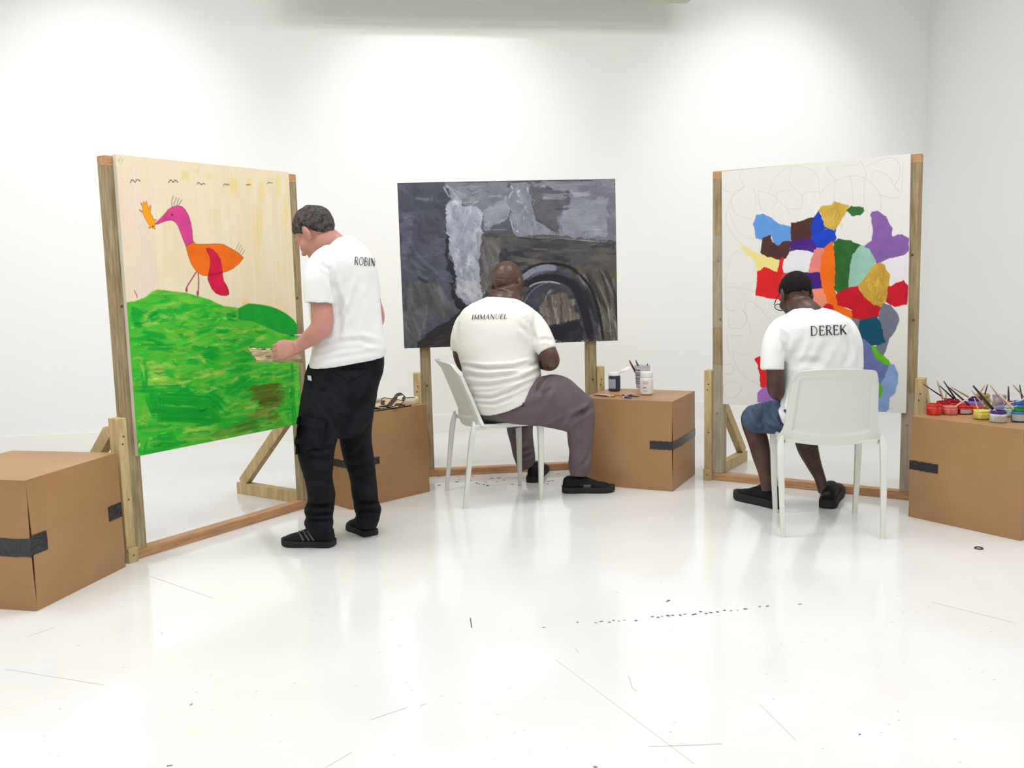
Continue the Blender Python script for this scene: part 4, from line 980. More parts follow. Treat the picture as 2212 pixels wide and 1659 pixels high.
# ---- patchwork painting
def paint_patch():
    p = new_paint('c3', (231, 230, 226)); r = p.r
    for k in range(40):
        p.stroke((r.uniform(0, p.nx), r.uniform(0, p.ny)), (r.uniform(0, p.nx), r.uniform(0, p.ny)), 40, random.choice([(233, 232, 228), (229, 228, 224), (233, 229, 226)]), 0.3, 0.4)
    A = lambda pts: crop(pts, 1520, 320, 4.366); B = lambda pts: crop(pts, 1520, 560, 4.366)
    pencil = (176, 174, 168)
    for ln in ([(390, 190), (340, 270), (380, 365), (280, 430), (270, 560), (340, 640), (470, 670)], [(830, 170), (810, 330), (920, 440), (930, 540)], [(610, 420), (690, 260), (830, 175), (980, 190), (1080, 270), (1095, 470)], [(520, 400), (640, 440), (690, 490), (640, 580)], [(690, 480), (790, 570), (800, 620)],
               [(1170, 170), (1170, 210), (1250, 300)], [(1290, 170), (1440, 155), (1480, 120)], [(1480, 120), (1530, 230), (1520, 300)], [(1110, 420), (1200, 330), (1380, 262), (1520, 285), (1620, 370), (1670, 460), (1670, 590)], [(1375, 262), (1400, 360), (1412, 530)], [(1250, 300), (1220, 520)], [(1515, 300), (1515, 520)],
               [(1590, 300), (1600, 230), (1660, 220), (1760, 280), (1790, 350)], [(1520, 180), (1700, 100), (1790, 95), (1850, 160), (1840, 290), (1800, 360), (1850, 410)], [(1640, 435), (1750, 465), (1860, 440), (1880, 120)], [(220, 600), (260, 480), (380, 360)], [(215, 610), (220, 720), (330, 880), (500, 1000)], [(240, 610), (310, 760), (400, 840), (500, 855)],
               [(350, 970), (270, 1010), (220, 1180), (205, 1310), (210, 1480)], [(205, 1310), (380, 1320), (480, 1360)], [(500, 1390), (495, 1520)], [(300, 1320), (330, 1340)], [(390, 1470), (430, 1445), (500, 1480), (630, 1620)], [(390, 1480), (410, 1660)], [(160, 240), (170, 370), (280, 430)], [(470, 390), (490, 450), (480, 560)], [(520, 400), (520, 500), (545, 590)], [(930, 560), (860, 575), (810, 570)], [(820, 390), (700, 420), (690, 470)], [(1100, 410), (960, 420), (930, 460)]):
        p.line(A(ln), pencil, 0.7, 0.55)
    for ln in ([(230, 540), (250, 640), (350, 650), (410, 560), (370, 470)], [(370, 470), (430, 600), (440, 700)], [(220, 700), (230, 850), (260, 910)], [(290, 860), (280, 930), (350, 1070), (530, 1190)], [(240, 720), (370, 720)], [(310, 870), (380, 910), (440, 890), (470, 910)], [(200, 1000), (250, 990), (285, 1030), (250, 1080), (190, 1080)], [(190, 1180), (260, 1150), (340, 1180), (350, 1240), (290, 1305), (210, 1300), (185, 1240), (190, 1180)], [(205, 400), (220, 470), (290, 485)]):
        p.line(B(ln), pencil, 0.7, 0.55)
    f = lambda pts, c, v=0.03, fn=A: p.poly(fn(pts), c, False, v, jit=1.4)
    f([(1700, 1060), (1920, 1000), (1925, 1240), (1780, 1310), (1740, 1200)], (232, 229, 232), 0.01)
    f([(760, 970), (900, 950), (1030, 985), (1000, 1180), (740, 1170)], (234, 233, 236), 0.01)
    f([(500, 640), (560, 625), (640, 660), (690, 710), (830, 745), (832, 850), (750, 890), (715, 920), (670, 905), (640, 830), (540, 858), (495, 840), (472, 720)], (98, 152, 222))
    f([(828, 705), (900, 705), (950, 680), (1005, 658), (1032, 670), (1015, 850), (830, 890)], (76, 42, 38), 0.06)
    f([(560, 850), (637, 825), (645, 890), (700, 922), (750, 880), (815, 880), (805, 970), (770, 1030), (700, 1050), (600, 1025), (540, 985)], (76, 42, 38), 0.06)
    f([(825, 888), (1010, 850), (1065, 915), (1050, 980), (960, 960), (890, 955), (812, 968)], (70, 28, 128), 0.05)
    f([(1085, 598), (1110, 640), (1150, 745), (1235, 755), (1242, 860), (1190, 910), (1150, 955), (1070, 930), (1030, 860), (1018, 740), (1040, 660)], (8, 62, 192), 0.09)
    f([(1085, 592), (1130, 550), (1200, 540), (1230, 505), (1270, 520), (1370, 555), (1320, 640), (1240, 768), (1150, 740), (1110, 620)], (206, 168, 66), 0.10)
    f([(1350, 595), (1390, 553), (1500, 565), (1505, 590), (1470, 625), (1410, 632)], (46, 106, 48), 0.08)
    f([(1578, 640), (1600, 605), (1650, 600), (1720, 650), (1775, 760), (1780, 830), (1870, 815), (1925, 850), (1930, 960), (1900, 1000), (1760, 1030), (1640, 1085), (1600, 1040), (1515, 925), (1590, 870), (1600, 780)], (134, 94, 166), 0.05)
    f([(345, 940), (375, 928), (540, 1010), (690, 1050), (720, 1060), (695, 1170), (580, 1130), (510, 1165), (475, 1060)], (240, 226, 142), 0.02)
    f([(720, 1050), (750, 1030), (760, 1050), (740, 1120), (750, 1180), (860, 1180), (900, 1260), (900, 1420), (680, 1420), (495, 1385), (510, 1170), (575, 1125), (695, 1170)], (222, 26, 30), 0.05)
    f([(740, 1200), (800, 1180), (890, 1180), (880, 1280), (760, 1280)], (230, 66, 40), 0.04)
    f([(1050, 965), (1080, 945), (1140, 960), (1120, 1050), (1095, 1185), (995, 1175), (1010, 1080)], (232, 132, 122), 0.05)
    f([(935, 1180), (1100, 1180), (1110, 1250), (1115, 1325), (1000, 1345), (930, 1330)], (66, 18, 128), 0.05)
    f([(1000, 1340), (1115, 1325), (1140, 1380), (1170, 1460), (1120, 1520), (980, 1500), (960, 1400)], (240, 144, 118), 0.04)
    f([(1205, 885), (1225, 900), (1235, 1000), (1250, 1150), (1235, 1300), (1260, 1430), (1320, 1500), (1405, 1530), (1410, 1580), (1380, 1640), (1240, 1540), (1180, 1460), (1130, 1330), (1105, 1200), (1115, 1040), (1150, 940)], (244, 112, 4), 0.05)
    f([(1230, 890), (1270, 865), (1380, 880), (1480, 920), (1420, 1000), (1390, 1110), (1375, 1330), (1270, 1360), (1235, 1310), (1250, 1180), (1240, 1000)], (38, 98, 38), 0.10)
    f([(1480, 920), (1560, 960), (1620, 1070), (1580, 1160), (1500, 1280), (1375, 1335), (1372, 1250), (1390, 1110), (1410, 1010)], (152, 198, 180), 0.04)
    f([(1660, 1088), (1700, 1110), (1745, 1200), (1740, 1370), (1680, 1505), (1560, 1470), (1500, 1380), (1465, 1300), (1560, 1180), (1610, 1100)], (200, 158, 56), 0.11)
    f([(1255, 1380), (1340, 1330), (1450, 1310), (1480, 1360), (1510, 1410), (1600, 1470), (1668, 1500), (1640, 1580), (1500, 1618), (1400, 1590), (1400, 1520), (1270, 1480)], (196, 8, 30), 0.07)
    f([(1750, 1310), (1880, 1252), (1925, 1300), (1910, 1470), (1800, 1488), (1725, 1450)], (196, 8, 36), 0.07)
    f([(1130, 1500), (1170, 1470), (1215, 1490), (1225, 1520), (1180, 1540)], (206, 20, 28), 0.05)
    f([(1670, 470), (1700, 420), (1760, 440), (1815, 500), (1835, 570), (1810, 660), (1740, 760), (1735, 800), (1700, 900), (1650, 920), (1600, 830), (1690, 780), (1650, 600)], (112, 118, 134), 0.04, B)
    f([(1390, 570), (1480, 570), (1470, 680), (1400, 690)], (118, 122, 136), 0.04, B)
    f([(1480, 580), (1630, 545), (1670, 620), (1700, 780), (1590, 812), (1470, 750), (1470, 650)], (0, 76, 104), 0.05, B)
    f([(1450, 750), (1520, 760), (1590, 820), (1660, 930), (1745, 1000), (1740, 1100), (1690, 1230), (1600, 1250), (1400, 1240), (1400, 800)], (104, 116, 170), 0.05, B)
    f([(1745, 1000), (1790, 1000), (1825, 1080), (1825, 1170), (1800, 1260), (1750, 1310), (1745, 1400), (1700, 1448), (1640, 1448), (1600, 1400), (1660, 1200), (1715, 1100)], (136, 166, 212), 0.05, B)
    f([(1590, 815), (1615, 820), (1660, 890), (1700, 915), (1745, 945), (1750, 990), (1700, 985), (1630, 930), (1600, 880)], (98, 188, 24), 0.08, B)
    f([(1640, 1160), (1690, 1210), (1660, 1300), (1620, 1290)], (98, 176, 40), 0.06, B)
    f([(490, 945), (560, 915), (620, 1000), (640, 1160), (590, 1205), (540, 1200), (525, 1050)], (226, 28, 28), 0.05, B)
    f([(510, 1345), (515, 1260), (560, 1215), (640, 1200), (800, 1190), (840, 1330), (700, 1355)], (158, 110, 184), 0.05, B)
    for k in range(34):                                          # swirls in the ochre patches
        c = A([(r.uniform(1150, 1300), r.uniform(570, 720))]) if k % 2 else A([(r.uniform(1550, 1700), r.uniform(1180, 1440))])
        g = p.P(c)[0]; a = r.uniform(1.2, 2.0); L = r.uniform(6, 16)
        p.line(np.array([g, g + L * 0.5 * np.array([math.cos(a), math.sin(a)]) + r.normal(size=2) * 1.5, g + L * np.array([math.cos(a + .3), math.sin(a + .3)])]), (226, 194, 104), 1.0, .5, grid=True)
    return p
build_canvas('c3', paint_patch(), 'portrait painting of many coloured patches on a pale pencilled ground', 0)

# ------------------------------------------------------------------ people
m_skin_a = mat('fair_pink_skin', (198, 146, 130), 0.5, 0.35, var=0.07, var_scale=9, rgb2=(204, 144, 134), sub=0.15)
m_skin_b = mat('dark_brown_skin', (80, 54, 45), 0.38, 0.5, var=0.12, var_scale=14, rgb2=(86, 60, 52))
m_skin_c = mat('deep_brown_skin', (74, 48, 39), 0.42, 0.45, var=0.14, var_scale=14, rgb2=(82, 56, 48))
m_shirt = mat('white_cotton_jersey', (240, 240, 240), 0.85, 0.2, bump=0.05, bump_scale=250)
m_shirt_w = mat('warm_white_cotton_jersey', (238, 235, 230), 0.85, 0.2, bump=0.05, bump_scale=250)
m_print = mat('black_name_print', (46, 46, 50), 0.7, 0.2)
m_black_cloth = mat('black_work_cotton', (15, 16, 20), 0.8, 0.2, var=0.25, var_scale=10, rgb2=(21, 24, 31), bump=0.08, bump_scale=200)
m_grey_cloth = mat('grey_brown_cotton', (106, 95, 99), 0.85, 0.2, var=0.06, var_scale=7, rgb2=(112, 101, 104), bump=0.06, bump_scale=220)
m_navy_cloth = mat('slate_blue_cotton', (66, 82, 106), 0.85, 0.2, var=0.12, var_scale=14, rgb2=(78, 94, 118), bump=0.08, bump_scale=200)
m_shoe = mat('black_shoe_fabric', (17, 17, 20), 0.7, 0.25, var=0.2, var_scale=25, rgb2=(24, 24, 28), bump=0.15, bump_scale=150)
m_sole = mat('charcoal_rubber_sole', (44, 42, 43), 0.75, 0.25, var=0.1, var_scale=40, bump=0.2, bump_scale=120)
m_stripe = mat('grey_shoe_trim', (92, 96, 104), 0.5, 0.4)
m_frame = mat('black_glasses_frame', (28, 27, 28), 0.35, 0.5)
m_lens = mat('clear_glasses_lens', (240, 244, 246), 0.05, 0.5, trans=0.95)
m_black_hair = mat('short_black_hair', (22, 18, 17), 0.8, 0.2, var=0.3, var_scale=60, bump=0.6, bump_scale=220)
m_grey_hair = mat('greying_brown_hair', (46, 40, 38), 0.75, 0.25, var=0.3, var_scale=55, rgb2=(84, 77, 74), bump=0.7, bump_scale=170)

def look_frame(fx, fy, down, tilt=0.0):
    """columns right, forward, up for a head facing (fx, fy) and bowed by `down`"""
    f = unit((fx, fy, 0)); r = np.cross(f, (0, 0, 1)); up = np.array([0, 0, 1.0])
    f2 = f * math.cos(down) - up * math.sin(down); u2 = up * math.cos(down) + f * math.sin(down)
    r2 = r * math.cos(tilt) + u2 * math.sin(tilt); u3 = -r * math.sin(tilt) + u2 * math.cos(tilt)
    return np.stack([r2, f2, u3], 1)
def head_parts(c, Fm, s=1.0):
    E = []
    def el(p, r, rot=None):
        R = Fm if rot is None else Fm @ rot
        E.append(ellipsoid(np.asarray(c) + Fm @ (np.asarray(p) * s), np.asarray(r) * s, R))
    el((0, -0.012, 0.028), (0.076, 0.098, 0.090)); el((0, 0.030, -0.030), (0.064, 0.072, 0.085)); el((0, 0.045, -0.085), (0.046, 0.046, 0.040))
    el((0, 0.000, -0.06), (0.060, 0.070, 0.055)); el((0, 0.086, 0.022), (0.050, 0.018, 0.015))
    el((0, 0.102, -0.020), (0.013, 0.018, 0.030)); el((0, 0.110, -0.034), (0.017, 0.019, 0.013))
    el((0, 0.088, -0.072), (0.026, 0.013, 0.007)); el((0, 0.086, -0.084), (0.023, 0.013, 0.008))
    for sg in (-1, 1):
        el((sg * 0.030, 0.082, 0.000), (0.015, 0.012, 0.010)); el((sg * 0.045, 0.055, -0.03), (0.024, 0.03, 0.026))
        a = sg * 0.35; R = np.array([[math.cos(a), -math.sin(a), 0], [math.sin(a), math.cos(a), 0], [0, 0, 1]])
        el((sg * 0.079, -0.010, -0.008), (0.010, 0.022, 0.034), R); el((sg * 0.083, -0.018, -0.004), (0.007, 0.012, 0.030), R); el((sg * 0.076, -0.002, -0.034), (0.010, 0.010, 0.013), R)
    return E
def hand_parts(wrist, mid, palm_n, size=1.0, curl=0.6, left=True, spread=0.09, thumb=0.72):
    """palm and five bent fingers; mid points from wrist to the knuckles, palm_n out of the palm"""
    w = np.asarray(wrist, float); f = unit(mid); n = unit(np.asarray(palm_n) - f * np.dot(palm_n, f)); sd = np.cross(f, n)
    if not left: sd = -sd                        # sd points to the thumb side
    P = [loft(np.array([w - f * .01, w + f * .03, w + f * .065, w + f * .092]) if False else w + f[None] * np.array([[-.02], [.02], [.055], [.088], [.094]]) * size,
              np.array([sd * x for x in (.026, .034, .042, .042, .034)]) * size, np.array([n * x for x in (.019, .016, .015, .012, .009)]) * size, 20, 2.6)]
    for k, (off, L, r) in enumerate(((0.030, 0.070, 0.0088), (0.010, 0.080, 0.0092), (-0.011, 0.074, 0.0088), (-0.031, 0.058, 0.0078))):
        b = w + (f * 0.078 + sd * off) * size; d = unit(f + sd * off * spread * 22); pts = [b]; a = 0.25 * curl
        for seg in (0.42, 0.32, 0.26):
            dd = d * math.cos(a) + n * math.sin(a); pts.append(pts[-1] + dd * L * seg * size); a += curl * 0.75
        P.append(tube(pts, np.array([1.05, 1.0, 0.92, 0.75]) * r * size, 3, 12, ref=tuple(n)))
    b = w + (f * 0.022 + sd * 0.026) * size; d = unit(f * (1.34 - thumb) + sd * thumb + n * 0.25)
    pts = [b, b + d * 0.034 * size, b + (d * 0.034 + unit(d + f * .4 + n * .3) * 0.030) * size, b + (d * 0.034 + unit(d + f * .4 + n * .3) * 0.030 + unit(d * .5 + f * .8 + n * .3) * 0.024) * size]
    P.append(tube(pts, np.array([.0135, .0115, .0105, .008]) * size, 3, 12, ref=tuple(n)))
    return P
def foot_part(heel, toe):
    h, t = ground(*heel), ground(*toe); z = np.array([0, 0, 1.0])
    return tube([h + (t - h) * .24 + z * .12, h + (t - h) * .26 + z * .075, h + (t - h) * .5 + z * .048, h + (t - h) * .8 + z * .036], [.026, .026, .022, .014], 3, 14)
def shoe(parent, heel, toe, z0=0.0, H=1.0, Wd=1.0, sole_h=0.026, stripes=True, rot_roll=0.0):
    heel, toe = np.asarray(heel, float), np.asarray(toe, float); d = toe - heel; d[2] = 0; L = np.linalg.norm(d); f = d / L; s = np.cross(f, (0, 0, 1))
    ys = np.array([0, .025, .08, .17, .30, .42, .55, .70, .85, .95, 1.0])
    hw = np.array([.018, .028, .034, .037, .036, .037, .041, .046, .044, .030, .012]) * Wd
    tp = np.array([.060, .088, .100, .104, .104, .098, .080, .062, .052, .042, .026]) * H
    n = 24; V = []; F = []
    for y, w, t in zip(ys, hw, tp):
        for k in range(n):
            a = 2 * math.pi * k / n; ca, sa = math.cos(a), math.sin(a)
            x = w * np.sign(ca) * abs(ca) ** 0.8; zz = sole_h * 0.6 + (t - sole_h * 0.6) * (0.5 + 0.5 * np.sign(sa) * abs(sa) ** 0.75)
            x *= (1 - 0.28 * max(0, (zz / t - 0.45)) )
            V.append(heel + f * (y * L) + s * x + np.array([0, 0, z0 + zz]))
    for i in range(len(ys) - 1):
        for k in range(n):
            q = (k + 1) % n; F.append((i * n + k, i * n + q, (i + 1) * n + q, (i + 1) * n + k))
    F.append(tuple(range(n - 1, -1, -1))); F.append(tuple((len(ys) - 1) * n + k for k in range(n)))
    co, FF, no = remesh([(np.array(V), F)], 0.005, 4)
    co = co + no * (wave_noise(co, 22, 5, 2) * 0.0012)[:, None]
    o = add('shoe', (co, FF), m_shoe, parent, smooth=True)
    V = []; F = []
    ys2 = np.linspace(0, 1, 26); m = 26
    hw2 = np.interp(ys2, ys, hw) + 0.006
    hw2[0] *= 0.75; hw2[-1] *= 0.8
    lift = 0.012 * np.clip((ys2 - 0.8) / 0.2, 0, 1) ** 2 + 0.006 * np.clip((0.06 - ys2) / 0.06, 0, 1)
    rows = [(1.0, 0.0), (1.03, 0.006), (1.03, sole_h * .9), (0.97, sole_h * 1.15)]
    for sg in (1,):
        ring = [(y, w, l) for y, w, l in zip(ys2, hw2, lift)]
        outline = [(y * (L + 0.012) - 0.006, w, l) for y, w, l in ring] + [(y * (L + 0.012) - 0.006, -w, l) for y, w, l in reversed(ring)]
        k = len(outline)
        for sc_, z in rows:
            for y, x, l in outline: V.append(heel + f * (L / 2 + (y - L / 2) * (0.985 + 0.015 * sc_)) + s * x * sc_ + np.array([0, 0, z0 + z + (l if z < 0.01 else l * 0.5)]))
        for i in range(len(rows) - 1):
            for j in range(k):
                q = (j + 1) % k; F.append((i * k + j, i * k + q, (i + 1) * k + q, (i + 1) * k + j))
        F.append(tuple(range(k - 1, -1, -1))); F.append(tuple((len(rows) - 1) * k + j for j in range(k)))
    add('sole', (np.array(V), F), m_sole, o, smooth=True, auto=50)
    return o, (co, FF)
# letters drawn as thick and thin strokes with small serifs
TH, TN = 0.13, 0.075
def serif(x, y, w=0.22): return [([(x - w / 2, y), (x + w / 2, y)], 0.045)]
def arcp(cx, cy, rx, ry, a0, a1, n=10): return [(cx + rx * math.cos(math.radians(a0 + (a1 - a0) * i / n)), cy + ry * math.sin(math.radians(a0 + (a1 - a0) * i / n))) for i in range(n + 1)]
GLYPH = {
 'I': (0.36, [([(.18, 0), (.18, 1)], TH)] + serif(.18, .02) + serif(.18, .98)),
 'R': (0.74, [([(.16, 0), (.16, 1)], TH), ([(.16, .98), (.32, .98)] + arcp(.34, .745, .24, .235, 90, -90) + [(.16, .51)], .075), ([(.36, .5), (.66, .03)], TH)] + serif(.16, .02) + serif(.10, .98, .14) + serif(.68, .02, .16)),
 'P': (0.70, [([(.16, 0), (.16, 1)], TH), ([(.16, .97), (.32, .97)] + arcp(.34, .73, .24, .24, 90, -90) + [(.16, .49)], .1)]),
 'O': (0.86, [(arcp(.43, .5, .345, .475, 0, 360, 24), .085)]),
 'B': (0.70, [([(.16, 0), (.16, 1)], TH), ([(.16, .975), (.32, .975)] + arcp(.34, .755, .2, .22, 90, -90) + [(.16, .535)], .07), ([(.16, .53), (.34, .53)] + arcp(.36, .28, .24, .255, 90, -90) + [(.16, .025)], .08)] + serif(.1, .02, .14) + serif(.1, .98, .14)),
 'N': (0.90, [([(.16, 0), (.16, 1)], TN), ([(.74, 0), (.74, 1)], TN), ([(.14, .98), (.74, .02)], TH)] + serif(.16, .02, .2) + serif(.1, .98, .16) + serif(.74, .98, .2)),
 'M': (1.04, [([(.14, 0), (.17, 1)], TN), ([(.88, 0), (.86, 1)], TH), ([(.16, .98), (.51, .08)], TH), ([(.51, .08), (.86, .98)], TN)] + serif(.14, .02, .2) + serif(.1, .98, .14) + serif(.88, .02, .24) + serif(.92, .98, .14)),
 'A': (0.82, [([(.10, 0), (.42, 1)], TN), ([(.40, 1), (.74, 0)], TH), ([(.22, .34), (.62, .34)], TN)] + serif(.10, .02, .2) + serif(.73, .02, .22)),
 'U': (0.86, [([(.16, 1), (.16, .32)] + arcp(.43, .32, .27, .3, 180, 270, 5), .09), (arcp(.43, .32, .27, .3, 270, 360, 5) + [(.70, 1)], .06)] + serif(.16, .98, .24) + serif(.70, .98, .2)),
 'E': (0.68, [([(.16, 0), (.16, 1)], TH), ([(.08, .975), (.56, .975)], TN), ([(.16, .52), (.46, .52)], TN), ([(.08, .025), (.6, .025)], TN), ([(.56, .99), (.56, .82)], TN), ([(.6, .01), (.62, .2)], TN), ([(.46, .6), (.46, .44)], TN)]),
 'L': (0.64, [([(.16, 0), (.16, 1)], TH), ([(.08, .025), (.56, .025)], TN), ([(.56, .01), (.59, .22)], TN)] + serif(.16, .98, .22)),
 'D': (0.86, [([(.16, 0), (.16, 1)], TH), ([(.08, .975), (.34, .975)] + arcp(.36, .5, .37, .475, 90, -90, 16) + [(.08, .025)], .075)]),
 'K': (0.80, [([(.16, 0), (.16, 1)], TH), ([(.66, .98), (.2, .46)], TN), ([(.3, .58), (.70, .03)], TH)] + serif(.16, .02) + serif(.16, .98) + serif(.66, .98, .18) + serif(.70, .02, .2)),
}
def lettering(parent, bvh, word, left, right, cap_px, slant=0.0, off=0.0035, name='name_print', m=None):
    """print a word on cloth: baseline from left to right (photo px), cap height in px"""
    left, right = np.asarray(left, float), np.asarray(right, float)
    tot = sum(GLYPH[c][0] for c in word) + 0.04 * (len(word) - 1)
    ex = (right - left) / tot; upv = np.array([ex[1], -ex[0]]); upv = upv / np.linalg.norm(upv) * cap_px
    V = []; F = []; x = 0.0
    for ch in word:
        wd, strokes = GLYPH[ch]
        for pl, w in strokes:
            pl = np.asarray(pl, float); q = []
            for i in range(len(pl) - 1):
                n = max(1, int(np.linalg.norm(pl[i + 1] - pl[i]) / 0.14))
                q += [pl[i] + (pl[i + 1] - pl[i]) * k / n for k in range(n)]
            q.append(pl[-1]); q = np.array(q); uv = []
            for i in range(len(q)):
                t = unit(q[min(i + 1, len(q) - 1)] - q[max(i - 1, 0)]); nn = np.array([-t[1], t[0]]) * w / 2
                for sg in (1, -1):
                    p = q[i] + nn * sg; uv.append(left + ex * (x + p[0]) + upv * p[1] + ex / np.linalg.norm(ex) * slant * p[1] * cap_px)
            k = len(V); V += conform(bvh, uv, off)
            for i in range(len(q) - 1): F.append((k + 2 * i, k + 2 * i + 1, k + 2 * i + 3, k + 2 * i + 2))
        x += wd + 0.04
    return add(name, (np.array(V), F), m or m_print, parent)
def hem_sleeve(st, lip=0.007, back=0.014):
    """sleeve with an open, recessed end: stations (u, v, Y, w)"""
    V, F = tube_px(st, 1.0, 4, 26)
    n = 26; m = (len(V) - 2) // n
    rings = V[:m * n].reshape(m, n, 3); C = rings.mean(1); ax = unit(C[-1] - C[-2])
    inner = C[-1] + (rings[-1] - C[-1]) * (1 - lip / np.linalg.norm(rings[-1] - C[-1], axis=1).mean())
    inner2 = inner - ax * back
    R = np.concatenate([rings, inner[None], inner2[None]]); m2 = len(R); VV = np.vstack([R.reshape(-1, 3), C[0], R[-1].mean(0)]); FF = []
    for i in range(m2 - 1):
        for j in range(n):
            k = (j + 1) % n; FF.append((i * n + j, i * n + k, (i + 1) * n + k, (i + 1) * n + j))
    a, b = m2 * n, m2 * n + 1
    for j in range(n):
        k = (j + 1) % n; FF.append((a, k, j)); FF.append((b, (m2 - 1) * n + j, (m2 - 1) * n + k))
    return VV, FF
def cloth(name, parts, m, parent, voxel=0.0065, it=7, crease=(), noise=0.0025, nf=5.0, seed=1):
    co, FF, no = remesh(parts, voxel, it)
    co = co + no * (wave_noise(co, nf, seed, 3) * noise)[:, None]
    if crease: co = folds(co, no, crease)
    o = add(name, (co, FF), m, parent, smooth=True)
    return o, (co, FF)
def hair_cap(name, c, Fm, line, s, m, parent, thick=0.010, rough=0.004, freq=60, seed=2, radii=(0.076, 0.098, 0.090), edge=0.006):
    V, F = ellipsoid((0, 0, 0), (1, 1, 1), None, 96, 64)
    P = V * (np.array(radii) + thick) + np.array([0, -0.012, 0.028])
    zl = np.interp(P[:, 1], *line) + wave_noise(P, 26, seed + 5, 3) * edge
    k = np.clip((P[:, 2] - zl) / 0.012, 0, 1)
    nz = wave_noise(P, freq * 0.35, seed, 3)
    base = V * (np.array(radii) * 0.93) + np.array([0, -0.012, 0.028])
    Q = base + (P - base) * k[:, None] + V * (nz * rough * k)[:, None]
    return add(name, ((Q * s) @ Fm.T + np.asarray(c), F), m, parent, smooth=True)

